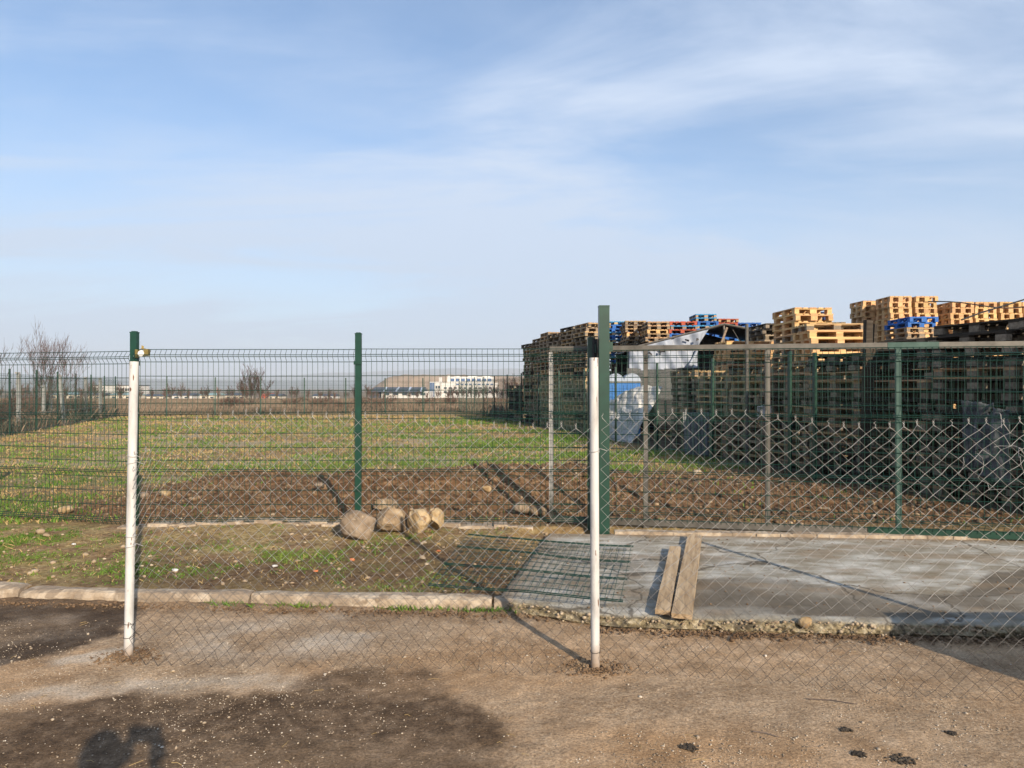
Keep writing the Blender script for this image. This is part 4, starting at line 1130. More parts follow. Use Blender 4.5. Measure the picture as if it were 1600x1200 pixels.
stack(9.35, 28.6, 28, R(90), 'the low blue stack right of the ridge', ['blue', 'blue', 'cyan'], 4, dims=BIG, jit=.02)
for k, (nm, mb) in enumerate(stuff_buf.items()):
    o = mb.build('pallet_pile', M[nm]); tag(o, kind='stuff')
# loose pallets leaning on top of the dark row
# ------------------------------------------------------------------ things in the yard
b = MB().box((0, 0, 1.24), (0.11, 0.075, 2.50)).box((0.085, 0.02, 1.22), (0.045, 0.06, 2.44), (0, 0.035, 0))
o = b.build('timber_prop', M['wood_old_shade'], None, (float(fence_x(10.7)) + 0.44, 10.62, ZY), (0.02, 0.012, 0.2)); tag(o, 'upright old timber prop standing in front of the dark pallet stacks', 'timber prop')
o = MB().tube([(0, 0, -0.05), (0, 0, 2.70)], 0.032, 8).build('steel_mast', M['steel_worn'], None, (4.48, 13.55, ZY)); tag(o, 'thin grey steel mast rising above the gate rail near the tent', 'mast')
def corrugated(w, h, pitch=0.08, amp=0.014, th=0.004):
    n = int(w / pitch * 4); b = MB(); V = []
    for i in range(n + 1):
        x = -w / 2 + w * i / n; y = amp * math.sin(2 * math.pi * x / pitch)
        V += [(x, y, 0), (x, y, h), (x, y + th, 0), (x, y + th, h)]
    F = []
    for i in range(n):
        a = i * 4; q = a + 4
        F += [(a, q, q + 1, a + 1), (a + 2, a + 3, q + 3, q + 2), (a + 1, q + 1, q + 3, a + 3), (a, a + 2, q + 2, q)]
    b.v = V; b.f = F; return b
o = corrugated(0.62, 0.95).build('corrugated_sheet', M['corr'], None, (float(fence_x(15.5)) + 0.42, 15.5, ZY), (-0.10, 0.0, R(12))); tag(o, 'dull grey corrugated sheet leaning against the low pallet stack', 'metal sheet')
# a crumpled thick sheet from a function of (u, v)
def sheet(name, fn, nu, nv, th, mat, holes=None):
    V = []
    for j in range(nv + 1):
        for i in range(nu + 1): V.append(Vector(fn(i / nu, j / nv)))
    F = [(j * (nu + 1) + i, j * (nu + 1) + i + 1, (j + 1) * (nu + 1) + i + 1, (j + 1) * (nu + 1) + i) for j in range(nv) for i in range(nu) if not (holes and holes((i + .5) / nu, (j + .5) / nv))]
    me = bpy.data.meshes.new(name); me.from_pydata([tuple(v) for v in V], [], F); me.materials.append(mat)
    me.polygons.foreach_set('use_smooth', [True] * len(me.polygons)); me.update()
    o = link(name, me); s = o.modifiers.new('thickness', 'SOLIDIFY'); s.thickness = th; return o
def nz(u, v, su, sv, seed, o=4): return float(fbm(np.array(u * su), np.array(v * sv), seed, o)) - 0.5
def fallen(u, v):
    # from the ground at front left up over the low stacks behind
    x0 = 2.42 + 0.0 * v; 
    p0 = Vector((2.44, 20.7, ZY + 0.02)); p1 = Vector((3.22, 19.0, ZY + .02)); q0 = Vector((2.98, 21.1, 1.30)); q1 = Vector((4.16, 19.5, 1.66))
    p = (p0 * (1 - u) + p1 * u) * (1 - v) + (q0 * (1 - u) + q1 * u) * v
    n = nz(u, v, 3, 3, 61); n2 = nz(u + .4 * v, v, 11, 5, 63)
    ridge = 1 - abs(2 * float(fbm(np.array(u * 4 + v * 3), np.array(v * 2.5), 67, 3)) - 1)
    p = p + Vector((0.16 * n - .05 * ridge, -0.30 * n - 0.24 * n2 - 0.22 * ridge, (0.22 * n + 0.10 * n2) * v + 0.10 * math.sin(math.pi * u) * v))
    p.z = max(p.z, ZY + 0.02); return p
o = sheet('tarpaulin', fallen, 70, 60, 0.012, M['tarp_grey']); tag(o, 'crumpled dirty grey tarpaulin fallen against the yard fence beside the blue container', 'tarpaulin')
# earth heap in the shade of the stacks
def earth_heap(cx, cy, rx_, ry_, h, name, mat, label, cat, seed, z0=0.05, n=60, flat=0.0):
    g = np.linspace(-1, 1, n); A_, B_ = np.meshgrid(g, g); r = np.hypot(A_, B_)
    prof = np.clip(1 - r, 0, 1); prof = np.minimum(1, prof / max(1e-3, 1 - flat)) if flat else sstep(0, 1, prof)
    Z = z0 + h * prof * (0.75 + 0.5 * fbm(A_ * 3 + 5, B_ * 3, seed, 5)) - 0.35 * (r >= 1)
    Vv = np.stack([cx + A_ * rx_, cy + B_ * ry_, Z], -1).reshape(-1, 3)
    o = link(name, np_mesh(name, Vv, grid_faces(n, n), mat, True)); 
    return tag(o, label, cat)
earth_heap(2.2, 38.5, 3.6, 3.0, 1.15, 'earth_bank', M['netting'], 'dark overgrown earth bank behind the far end of the yard fence', 'earth bank', 501)
# tent
tent = empty('tarpaulin_shelter', (6.66, 22.3, ZY), 0, 'open tarpaulin shelter with white front sheet and dark inside among the pallets', 'shelter')
TX, TY = 6.66, 22.3
def trel(p): return (p[0] - TX, p[1] - TY, p[2] - ZY)
def roof_pt(u, v):
    # u from left eave over the ridge to the right eave
    if u < 0.53: t = u / 0.53; x = 3.62 + 3.04 * t; z = 2.80 + 0.78 * t
    else: t = (u - 0.53) / 0.47; x = 6.66 + 2.75 * t; z = 3.58 - 0.52 * t
    return trel((x, 22.3 + 2.6 * v, z - 0.05 * math.sin(math.pi * v) + 0.05 * nz(u, v, 9, 4, 71)))
r_ = sheet('roof_sheet', roof_pt, 48, 12, 0.03, M['tarp_black']); r_.parent = tent
MB().tube([trel((3.62, 22.28, 2.82)), trel((6.66, 22.28, 3.60)), trel((9.41, 22.28, 3.08))], 0.035, 6).build('roof_bar', M['steel_worn'], tent)
def front_sheet(u, v):
    x = 3.66 + (6.15 - 3.66) * u; top = 2.80 + 0.78 * (x - 3.62) / 3.04 - 0.02
    bot = 2.10 + 0.18 * u + 0.10 * nz(u, 0, 6, 1, 73)
    if u > .86: x -= 0.35 * (1 - v) * (u - .86) / .14 * 2
    return trel((x, 22.22 + 0.16 * nz(u, v, 7, 2.5, 75) + 0.06 * math.sin(u * 30 + v * 4) - 0.15 * (1 - v) ** 2, bot + (top - bot) * v))
f_ = sheet('front_sheet', front_sheet, 60, 20, 0.01, M['tarp_white_shade']); f_.parent = tent
def lower_sheet(u, v):
    x = 3.55 + 1.55 * u
    return trel((x, 22.05 + 0.18 * nz(u, v, 5, 3, 77) - 0.25 * (1 - v), 1.25 + 0.95 * v + 0.1 * nz(u, v, 4, 1, 79)))
l_ = sheet('lower_sheet', lower_sheet, 30, 20, 0.01, M['tarp_dark']); l_.parent = tent
def back_sheet(u, v): return trel((3.66 + 5.7 * u, 24.85 + 0.1 * nz(u, v, 6, 3, 81), 0.14 + (2.75 - 0.14 + (0.75 * (1 - abs(u - .53) / .53))) * v))
k_ = sheet('back_sheet', back_sheet, 30, 14, 0.01, M['tarp_black']); k_.parent = tent
def side_sheet(u, v): return trel((9.38, 22.35 + 2.5 * u, 0.14 + 2.86 * v))
k_ = sheet('side_sheet', side_sheet, 12, 8, 0.01, M['tarp_black']); k_.parent = tent
for x, z in ((3.66, 2.80), (6.66, 3.56), (9.3, 3.04)):
    for y in (22.32, 24.8):
        MB().tube([trel((x, y, ZY)), trel((x, y, z))], 0.035, 6).build('tent_pole', M['steel_worn'], tent)
# torn black flaps on the white sheet
for i in range(7):
    x = random.uniform(4.0, 6.0); z = 2.78 + 0.76 * (x - 3.62) / 3.04 - random.uniform(.05, .35); w = random.uniform(.05, .16)
    MB().box(trel((x, 22.06, z)), (w, 0.02, random.uniform(.03, .1)), (0, random.uniform(-.6, .6), 0), .02).build('torn_flap', M['tarp_black'], tent)
pts = [trel((6.9 + 1.0 * t, 22.2, 3.42 - 0.55 * math.sin(math.pi * t) - .05 * t)) for t in np.linspace(0, 1, 10)]
MB().tube(pts, 0.012, 4).build('hanging_rope', M['steel_worn'], tent)
MB().box(trel((6.62, 22.15, 3.25)), (0.06, 0.05, 0.5), (0, 0.35, 0)).build('loose_batten', M['wood_grey'], tent)
# blue container
sk = empty('blue_container', (3.40, 21.55, ZY), R(-4), 'blue sheet metal container with pale rounded cover behind the yard fence', 'container')
MB().box((0, 0.5, 0.83), (0.98, 0.94, 1.62)).build('body', M['skip_blue'], sk)
for x in np.linspace(-0.44, 0.44, 9):
    MB().box((float(x), 0.024, 0.80), (0.035, 0.014, 1.54)).build('rib', M['skip_blue'], sk)
MB().box((0, 0.5, 1.665), (1.04, 1.02, 0.05)).build('rim', M['corr'], sk)
cv = MB()
for cx0 in (-0.25, 0.25):
    n = 12; V = []; 
    for j in (0.02, 0.98):
        for i in range(n + 1):
            a = math.pi * i / n; V.append((cx0 + 0.25 * math.cos(a), j, 1.69 + 0.23 * math.sin(a)))
    F = [(i, i + 1, n + 2 + i, n + 1 + i) for i in range(n)] + [tuple(range(n + 1))[::-1], tuple(range(n + 1, 2 * n + 2))]
    cv.add(V, F)
cv.build('cover', M['skip_pale'], sk)
# white plastic scrap and sacks
def scrap(u, v): return (4.62 + 0.28 * u + .03 * nz(u, v, 5, 5, 83), 13.4 - 0.1 * nz(u, v, 4, 4, 85), 1.02 + .26 * v + 0.10 * nz(u, v, 5, 3, 87))
o = sheet('plastic_scrap', scrap, 14, 12, 0.004, M['plastic_white'], holes=lambda u, v: (nz(u, v, 4, 4, 89) > .12)); tag(o, 'torn white plastic film caught on the yard fence', 'plastic scrap')
def film(u, v):
    y = 7.95 + 0.55 * u; x = float(fence_x(y)) + 0.05
    return (x + 0.09 * nz(u, v, 7, 2, 91) + 0.03 * math.sin(u * 17), y + 0.05 * nz(u, v, 4, 5, 95), 0.50 + 0.12 * u + (0.86 + 0.12 * nz(u, 0, 5, 1, 93)) * v)
o = sheet('plastic_film', film, 40, 30, 0.004, M['plastic_clear'], holes=lambda u, v: nz(u, v, 5, 6, 97) > .17); tag(o, 'grey ragged plastic film hanging on the yard fence at right', 'plastic film')
# cables at the upper right
o = MB().tube([(float(fence_x(9.4)) + 0.8, 9.4, 2.50), (6.35, 9.6, 2.62), (7.2, 10.0, 2.84), (8.6, 10.6, 3.16), (10.5, 11.2, 3.7)], 0.011, 5).build('cable', M['cable']); tag(o, 'black cable rising to the right above the dark pallets', 'cable')
pts = [(10.9 + 3.6 * t, 18.6 - 1.0 * t, 3.86 - 0.22 * math.sin(math.pi * t) + 0.06 * math.sin(9 * t) + .10 * t) for t in np.linspace(0, 1, 16)]
o = MB().tube(pts, 0.016, 5).build('cable', M['cable']); tag(o, 'wavy cable sagging across the sunlit yellow pallets', 'cable')
up = empty('utility_pole', (14.52, 17.6, ZY), 0, 'timber pole carrying the cable just outside the right edge', 'pole')
MB().tube([(0, 0, -0.2), (0, 0, 4.6)], 0.10, 10, r_end=0.075).build('pole_shaft', M['wood_old_shade'], up)
MB().box((0, 0, 4.0), (0.5, 0.07, 0.07)).build('cross_arm', M['wood_old_shade'], up)
up2 = empty('utility_pole', (10.5, 11.2, ZY), 0, 'timber pole carrying the rising cable outside the right edge', 'pole')
MB().tube([(0, 0, -0.2), (0, 0, 4.0)], 0.09, 10, r_end=0.07).build('pole_shaft', M['wood_old_shade'], up2)
MB().box((0, 0, 3.6), (0.4, 0.07, 0.07)).build('cross_arm', M['wood_old_shade'], up2)
del up, up2

# ------------------------------------------------------------------ stones
def ico(sub=2):
    import bmesh
    bm = bmesh.new(); bmesh.ops.create_icosphere(bm, subdivisions=sub, radius=1.0)
    V = np.array([v.co[:] for v in bm.verts]); F = np.array([[v.index for v in f.verts] for f in bm.faces]); bm.free(); return V, F
ICO1, ICO2, ICO4, ICO5 = ico(1), ico(2), ico(4), ico(5)
def rock(label, c, size, seed, mat, name='boulder', cat='boulder', cut=0.72, rz=0.0, sub=None, group=None, flat=0.35):
    V, F = sub or ICO5
    r_ = random.Random(seed)
    Rm = np.array(Euler((r_.uniform(-.4, .4), r_.uniform(-.4, .4), r_.uniform(0, 3))).to_matrix())
    V = V / (np.abs(V) ** 3.6).sum(1, keepdims=True) ** (1 / 3.6)
    V = (V * np.array([1, r_.uniform(.85, 1), r_.uniform(.8, 1)])) @ Rm.T
    # chop with random planes for flat faces
    for k in range(14):
        n = np.array([r_.gauss(0, 1), r_.gauss(0, 1), r_.gauss(0, .8)]); n /= np.linalg.norm(n)
        d = r_.uniform(cut - .12, 0.98); s = V @ n; over = s > d
        V[over] -= np.outer(s[over] - d, n) * 0.97
    q = V * 2.1 + seed * 3.7
    ns = (fbm(q[:, 0] + q[:, 2], q[:, 1] - 0.6 * q[:, 2], seed, 4) - 0.5)
    q2 = V * 7 + seed
    n2 = (fbm(q2[:, 0] + q2[:, 2] * .8, q2[:, 1] - 0.7 * q2[:, 2], seed + 5, 4, 0.65) - 0.5)
    q3 = V * 19 + seed
    n3 = (fbm(q3[:, 0] + q3[:, 2] * .8, q3[:, 1] - 0.7 * q3[:, 2], seed + 11, 3, 0.6) - 0.5)
    V = V * (1 + 0.15 * ns - 0.26 * np.abs(n2) + 0.07 * n3)[:, None]
    V *= 1.04
    V = V * np.array(size) / 2
    zmin = V[:, 2].min(); V[:, 2] -= zmin; V[:, 2] -= 0.10 * size[2]
    me = np_mesh(name, V, F, mat, False)
    o = link(name, me, None, c, (0, 0, rz))
    return tag(o, label, cat, group)
gB = 'boulders at the foot of the fence'
rock('brown rounded boulder, left of the three by the middle fence post', (-1.475, 6.92, gz(-1.475, 6.92)), (0.34, 0.30, 0.31), 3, M['rock_brown'], group=gB, cut=.78)
rock('grey brown boulder with a pale upper edge, middle of the three', (-1.21, 7.18, gz(-1.21, 7.18)), (0.32, 0.28, 0.27), 8, M['rock_mixed'], rz=.5, group=gB)
rock('pale yellow crusted boulder, right of the three', (-0.93, 7.15, gz(-0.93, 7.15)), (0.25, 0.26, 0.30), 12, M['rock_pale'], group=gB, cut=.7)
rock('small pale stone leaning on the right side of the yellow boulder', (-0.77, 7.22, gz(-0.77, 7.22) + .03), (0.17, 0.17, 0.20), 15, M['rock_pale'], rz=.8, group=gB)
rock('brown flat lump of soil and stone behind the middle boulder', (-1.42, 8.05, gz(-1.42, 8.05)), (0.30, 0.22, 0.15), 19, M['rock_mixed'], group=gB)
for px_, py_, w, seed, mat, lab in ((100, 803, .20, 41, 'rock_pale', 'pale angular stone on the grass just behind the left fence panel'), (258, 775, .17, 42, 'rock_pale', 'tan stone behind the fence right of the left white pipe'),
        (225, 778, .15, 43, 'rock_brown', 'dull brown stone beside the left white pipe behind the fence'), (65, 833, .10, 44, 'stone', 'tan stone on the weedy verge at far left'),
        (74, 838, .07, 45, 'stone', 'small grey stone on the weedy verge at far left'), (135, 868, .06, 46, 'stone', 'small tan stone on the verge left of the white pipe'),
        (55, 895, .07, 47, 'stone', 'pale flat stone near the kerb at far left'), (48, 897, .05, 48, 'stone', 'small pale stone by the kerb at far left'),
        (760, 768, .12, 49, 'rock_pale', 'pale crusted lump on the dug soil behind the fence'), (655, 772, .09, 50, 'rock_brown', 'brown lump on the dug soil behind the boulders'),
        (842, 805, .20, 51, 'rock_mixed', 'grey brown lump by the foot of the gate frame'), (815, 800, .22, 52, 'rock_brown', 'brown lump of soil in the dip left of the gate frame'),
        (1360, 790, .12, 53, 'rock_pale', 'pale stone on the soil below the pale green gate bar'), (660, 872, .06, 54, 'stone', 'whitish stone on the bare verge below the boulders'),
        (1090, 741, .15, 55, 'stone', 'pale flat debris on the grass edge behind the gate'), (500, 762, .13, 56, 'rock_brown', 'brown lump on the left end of the dug bank')):
    z_ = 0.14; d = (1.6 - z_) * 1110 / (py_ - 606); x = (px_ - 800) / 1110 * d
    for _ in range(3):
        z_ = gz(x, d); d = (1.6 - z_) * 1110 / (py_ - 606); x = (px_ - 800) / 1110 * d
    rock(lab, (x, d, z_), (w, w * .8, w * .62), seed, M[mat], 'stone', 'stone', sub=ICO2, group='stones lying on the ground')
# rubble left on the broken slab edge
rock('pale stone stuck on the broken slab edge', (1.90, 4.60, 0.060), (0.10, 0.08, 0.07), 71, M['rock_pale'], 'stone', 'stone', sub=ICO2)

def scatter_lumps(name, P, S, mat, base=ICO1, flat=0.65, seed=0):
    """many small angular lumps as one stuff mesh"""
    V0, F0 = base; n = len(P); k = len(V0)
    rg = np.random.default_rng(seed)
    th = rg.uniform(0, 2 * np.pi, n); c, s = np.cos(th), np.sin(th)
    J = 1 + 0.28 * rg.normal(size=(n, k, 3)) * 0.6
    sc = np.stack([S * rg.uniform(.8, 1.3, n), S * rg.uniform(.6, 1.1, n), S * flat * rg.uniform(.6, 1.2, n)], -1)
    V = V0[None] * J * sc[:, None, :]
    X = V[..., 0] * c[:, None] - V[..., 1] * s[:, None]; Y = V[..., 0] * s[:, None] + V[..., 1] * c[:, None]
    V = np.stack([X, Y, V[..., 2]], -1) + P[:, None, :]
    F = (F0[None] + (np.arange(n) * k)[:, None, None]).reshape(-1, 3)
    o = link(name, np_mesh(name, V.reshape(-1, 3), F, mat))
    return tag(o, kind='stuff')
# pebbles on the road
n = 34000
yy = 1.6 + 3.3 * rng.random(n) ** 1.15; xx = rng.uniform(-1, 1, n) * (yy * 0.75 + 0.2)
dens = sstep(0.40, 0.66, fbm(xx * 1.1 + 3, yy * 1.3, 223, 4)) * 0.8 + 0.2
keep = (rng.random(n) < dens) & (yy < kerb_y(xx) - 0.05)
xx, yy = xx[keep], yy[keep]
S = 0.0018 + 0.0040 * rng.random(len(xx)) ** 3 + 0.007 * (rng.random(len(xx)) > .995)
scatter_lumps('gravel', np.stack([xx, yy, np.full(len(xx), 0.001) + S * 0.2], -1), S, M['pebble'], seed=1)
# stones over the field and verge
n = 9000
yy = 5.3 + 26 * rng.random(n) ** 1.9; xx = rng.uniform(-1, 1, n) * (yy * 0.76 + 0.3)
ok = (xx < fence_x(yy) - 0.2) & (yy > kerb_y(xx) + 0.25) & (poly_sd(xx, yy, SLAB) < -0.05) & (xx > left_x(yy))
xx, yy = xx[ok], yy[ok]
S = (0.004 + 0.022 * rng.random(len(xx)) ** 6) * (0.7 + 0.05 * yy)
scatter_lumps('field_gravel', np.stack([xx, yy, gza(xx, yy) + S * 0.25], -1), S, M['stone'], seed=2)
# clods on the dug bank
n = 36000
yy = rng.uniform(7.65, 12.4, n); xx = rng.uniform(-6, 6.5, n)
ok = (rng.random(n) < soil_mask(xx, yy) * (0.35 + 0.9 * fbm(xx * 1.5, yy * 1.5, 301, 3))) & (xx < fence_x(yy) + .3)
xx, yy = xx[ok], yy[ok]
S = 0.006 + 0.040 * rng.random(len(xx)) ** 7
scatter_lumps('soil_clods', np.stack([xx, yy, gza(xx, yy) + S * 0.2], -1), S, M['clod'], flat=.8, seed=3)
# crumbs along the foot of the kerb and the broken slab edge
n = 7000
xx = rng.uniform(-4.5, 4.2, n); yy = np.where(xx < 0.5, kerb_y(xx), np.interp(xx, [0.5, 0.62, 1.2, 1.9, 3.6, 5.6], [4.80, 4.74, 4.66, 4.61, 4.50, 4.34])) - np.abs(rng.normal(0, 0.06, n)) - 0.01
S = 0.0025 + 0.013 * rng.random(n) ** 4
scatter_lumps('rubble_crumbs', np.stack([xx, yy, 0.006 + S * 0.3], -1), S, M['clod'], seed=4)

# ------------------------------------------------------------------ grass and dry growth
def blades(name, xx, yy, zz, hgt, wid, mat, per=5, spread=0.03, seed=0, lean=0.6):
    rg = np.random.default_rng(seed); n = len(xx)
    X = np.repeat(xx, per) + rg.normal(0, 1, n * per) * np.repeat(spread * np.ones(n) if np.isscalar(spread) else spread, per)
    Y = np.repeat(yy, per) + rg.normal(0, 1, n * per) * np.repeat(spread * np.ones(n) if np.isscalar(spread) else spread, per)
    Z = np.repeat(zz, per) - 0.006
    H = np.repeat(hgt, per) * rg.uniform(.5, 1.25, n * per); W = np.repeat(wid, per) * rg.uniform(.7, 1.3, n * per)
    a = rg.uniform(0, 2 * np.pi, n * per); la = rg.uniform(0, 2 * np.pi, n * per); l = rg.uniform(0, lean, n * per) * H
    dx, dy = np.cos(a) * W / 2, np.sin(a) * W / 2
    lx, ly = np.cos(la) * l, np.sin(la) * l
    v0 = np.stack([X - dx, Y - dy, Z], -1); v1 = np.stack([X + dx, Y + dy, Z], -1)
    v2 = np.stack([X + lx * .45 + dx * .8, Y + ly * .45 + dy * .8, Z + H * .6], -1); v3 = np.stack([X + lx, Y + ly, Z + H], -1)
    V = np.stack([v0, v1, v2, v3], 1).reshape(-1, 3)
    i = np.arange(n * per)[:, None] * 4
    F = np.concatenate([i + np.array([[0, 1, 2]]), i + np.array([[0, 2, 3]])])
    o = link(name, np_mesh(name, V, F, mat)); return tag(o, kind='stuff')
def verge_ok(xx, yy): return (yy > kerb_y(xx) + 0.2) & (poly_sd(xx, yy, SLAB) < -0.03) & (np.abs(yy - 7.5) > 0.12)
n = 60000
yy = rng.uniform(5.2, 7.5, n); xx = rng.uniform(-7.5, 0.4, n)
ok = (rng.random(n) < grass_mask(xx, yy) ** 1.2 * 0.75) & verge_ok(xx, yy); xx, yy = xx[ok], yy[ok]
blades('grass', xx, yy, gza(xx, yy), 0.014 + 0.022 * rng.random(len(xx)) ** 2, np.full(len(xx), 0.010), M['grass'], 5, 0.018, 5, lean=1.8)
n = 60000
yy = 7.7 + 29 * rng.random(n) ** 1.35; xx = rng.uniform(-1, 1, n) * (yy * .75 + .5)
ok = (rng.random(n) < grass_mask(xx, yy) * 0.8) & (xx < fence_x(yy) + .4) & (xx > left_x(yy)); xx, yy = xx[ok], yy[ok]
blades('grass', xx, yy, gza(xx, yy), 0.03 + 0.035 * rng.random(len(xx)) + .0006 * yy, 0.007 + 0.0011 * yy, M['grass'], 4, 0.03 + 0.002 * yy, 6, lean=1.0)
n = 26000
yy = 7.7 + 30 * rng.random(n) ** 1.3; xx = rng.uniform(-1, 1, n) * (yy * .75 + .5)
ok = (rng.random(n) < (1 - grass_mask(xx, yy)) * (1 - soil_mask(xx, yy)) * .8) & (xx < fence_x(yy)) & (xx > left_x(yy)); xx, yy = xx[ok], yy[ok]
blades('dry_grass', xx, yy, gza(xx, yy), 0.02 + 0.03 * rng.random(len(xx)) + .0008 * yy, 0.006 + 0.0009 * yy, M['straw'], 4, 0.04 + 0.001 * yy, 7, lean=1.5)
n = 1500
yy = rng.uniform(5.2, 7.5, n); xx = rng.uniform(-7, .4, n); ok = verge_ok(xx, yy); xx, yy = xx[ok], yy[ok]
blades('dry_grass', xx, yy, gza(xx, yy), 0.015 + 0.03 * rng.random(len(xx)), np.full(len(xx), 0.005), M['straw'], 3, 0.03, 8, lean=2.0)
# weeds at the foot of the kerb
xx = np.concatenate([rng.normal(c, .12, 40) for c in (-0.12, -0.75, -1.55, -2.1, -0.2)]); yy = kerb_y(xx) - np.abs(rng.normal(0, .02, len(xx))) - 0.005
blades('grass', xx, yy, np.full(len(xx), 0.01), 0.02 + 0.03 * rng.random(len(xx)), np.full(len(xx), 0.008), M['grass'], 4, 0.012, 9, lean=1.2)
# tall dry growth beyond the far fence and the left fence
n = 58000
yy = 37 + 150 * rng.random(n) ** 1.7; xx = rng.uniform(-1, 0.30, n) * (yy * .78)
yf = np.interp(xx, [p[0] for p in fp], [p[1] for p in fp]); 
ok = ((yy > yf + 1.0) | (xx < left_x(yy) - 0.8)) & (xx < np.where(yy < 60, fence_x(np.minimum(yy, 60)) + 1, 1e3)); xx, yy = xx[ok], yy[ok]
blades('dry_reeds', xx, yy, gza(xx, yy), (0.25 + 0.35 * rng.random(len(xx)) ** 2) * (0.4 + .9 * fbm(xx * .25, yy * .1, 321, 4)) * (1 - .55 * sstep(48, 90, yy)), 0.012 + 0.0006 * yy, M['reed'], 4, 0.4, 10, lean=.7)
n = 9000
yy = rng.uniform(18, 40, n); xx = left_x(yy) - 0.5 - 9 * rng.random(n) ** 1.3
blades('dry_reeds', xx, yy, gza(xx, yy), 0.15 + 0.45 * rng.random(n) ** 2, np.full(n, 0.010), M['reed'], 5, 0.3, 11, lean=.9)
n = 1600
yy = rng.uniform(36, 45.5, n); xx = np.interp(yy, [35, 46], [0, 0]) * 0 + rng.uniform(-3.4, 2, n); ok = xx > fence_x(yy) + .2; xx, yy = xx[ok], yy[ok]
blades('dry_reeds', xx, yy, gza(xx, yy), 0.3 + 0.5 * rng.random(len(xx)), np.full(len(xx), 0.03), M['reed'], 4, 0.2, 12, lean=.5)

# ------------------------------------------------------------------ bare shrubs and trees
def bare_shrub(name, seed, h, spread, stems, lv=3, r0=0.03, twig_r=0.006, up=0.5, mats=('bark', 'twig'), kids=(5, 9), droop=0.0):
    """returns (stem mesh, twig mesh)"""
    rr = random.Random(seed); st = MB(); tw = MB()
    def grow(p, d, length, r, level):
        pts = [p]; k = 4
        for i in range(k):
            d = (d + Vector((rr.gauss(0, .12), rr.gauss(0, .12), rr.gauss(.05 * up, .08)))).normalized()
            p = p + d * (length / k); pts.append(p)
        (st if level < 2 else tw).tube(pts, r, 4 if level < 2 else 3, cap=False, r_end=max(r * .35, twig_r * .5))
        if level < lv:
            for i in range(rr.randint(*kids)):
                t = rr.uniform(.25, 1.0); j = min(k - 1, int(t * k)); q = pts[j] + (pts[j + 1] - pts[j]) * (t * k - j)
                a = rr.uniform(0, 2 * math.pi); side = Vector((math.cos(a), math.sin(a), 0))
                nd = (d * (0.9 + up * .5) + side * rr.uniform(.35, .9) + Vector((0, 0, up * .6 - droop))).normalized()
                grow(q, nd, length * rr.uniform(.35, .62), max(twig_r, r * .45), level + 1)
    for s in range(stems):
        a = rr.uniform(0, 2 * math.pi); sp = rr.uniform(0, 1) * spread
        d = Vector((math.cos(a) * sp, math.sin(a) * sp, 1)).normalized()
        grow(Vector((math.cos(a) * .12 * spread, math.sin(a) * .12 * spread, -0.05)), d, h * rr.uniform(.6, .8), r0 * rr.uniform(.6, 1.1), 0)
    return st.mesh('trunk', M[mats[0]]), tw.mesh('crown', M[mats[1]])
def plant(name, label, cat, loc, meshes, scale=1.0, rz=0.0, group=None):
    o = empty(name, loc, rz, label, cat, group); o.scale = (scale,) * 3
    link('trunk', meshes[0], o); link('crown', meshes[1], o); return o
bigs = bare_shrub('bare_shrub', 11, 4.6, 0.55, 13, lv=3, r0=0.026, twig_r=0.0055, up=1.1, kids=(4, 6))
plant('bare_shrub', 'large bare many-stemmed shrub rising above the left fence', 'shrub', (-18.4, 28.2, gz(-18.4, 28.2)), bigs, .66)
sh2 = bare_shrub('bare_shrub', 12, 3.5, 0.5, 9, lv=3, r0=0.022, twig_r=0.0048, up=1.0, kids=(3, 5))
plant('bare_shrub', 'bare shrub at the left edge of the picture behind the fence', 'shrub', (-21.1, 28.5, gz(-21.1, 28.5)), sh2, .85)
plant('bare_shrub', 'low bare shrub behind the left fence, right of the large one', 'shrub', (-18.9, 31.2, gz(-18.9, 31.2)), sh2, .42, 1.2)
sh3 = bare_shrub('bare_shrub', 13, 2.6, 0.75, 14, lv=3, r0=0.022, twig_r=0.007, up=.7, mats=('bark', 'twig'), kids=(4, 6))
plant('bare_shrub', 'round bare bush standing alone in the dry grass beyond the far fence', 'bush', (-19.6, 53.5, gz(-19.6, 53.5)), sh3, 1.05)
bram = bare_shrub('bare_shrub', 14, 1.1, 1.1, 16, lv=2, r0=0.010, twig_r=0.005, up=.1, mats=('twig_red', 'twig'), kids=(6, 9), droop=.2)
for i_ in range(22):
    i = i_; y = 20.5 + i * 0.75; x = float(left_x(y)) - 0.9 - random.uniform(0, 3.5)
    plant('bramble_bush', 'tangled brown bramble behind the left fence, ' + ordinal(i_) + ' counted from the near end', 'bramble', (x, y, gz(x, y)), bram, random.uniform(.8, 1.25), random.uniform(0, 6), 'brambles behind the left fence')
UN2 = 'first second third fourth fifth sixth seventh eighth ninth tenth eleventh twelfth'.split()
for i in range(12):
    x = -21 + i * 1.9 + random.uniform(-.8, .8); y = 44 + random.uniform(0, 9)
    plant('bramble_bush', 'small reddish thicket in the dry grass beyond the far fence, ' + UN2[i] + ' from the left', 'bramble', (x, y, gz(x, y)), bram, random.uniform(.7, 1.2), random.uniform(0, 6), 'thickets beyond the far fence')
fars = [bare_shrub('bare_tree', 30 + i, 5.0, 0.7, 9, lv=3, r0=0.07, twig_r=0.022, up=.7, mats=('bark', m_), kids=(4, 6)) for i, m_ in enumerate(('twig', 'twig_red', 'twig'))]
rt = random.Random(99)
TL = ['bare grey brown tree in the distant hedge line', 'reddish bare tree in the distant hedge line', 'dark bare tree in the distant hedge line']
def at_px(px_, d): x = (px_ - 800) / 1110 * d; return (x, d, gz(x, d))
spots = []
for px_ in np.arange(-30, 590, 15): spots.append((px_ + rt.uniform(-7, 7), rt.uniform(135, 200), rt.uniform(.38, .68)))
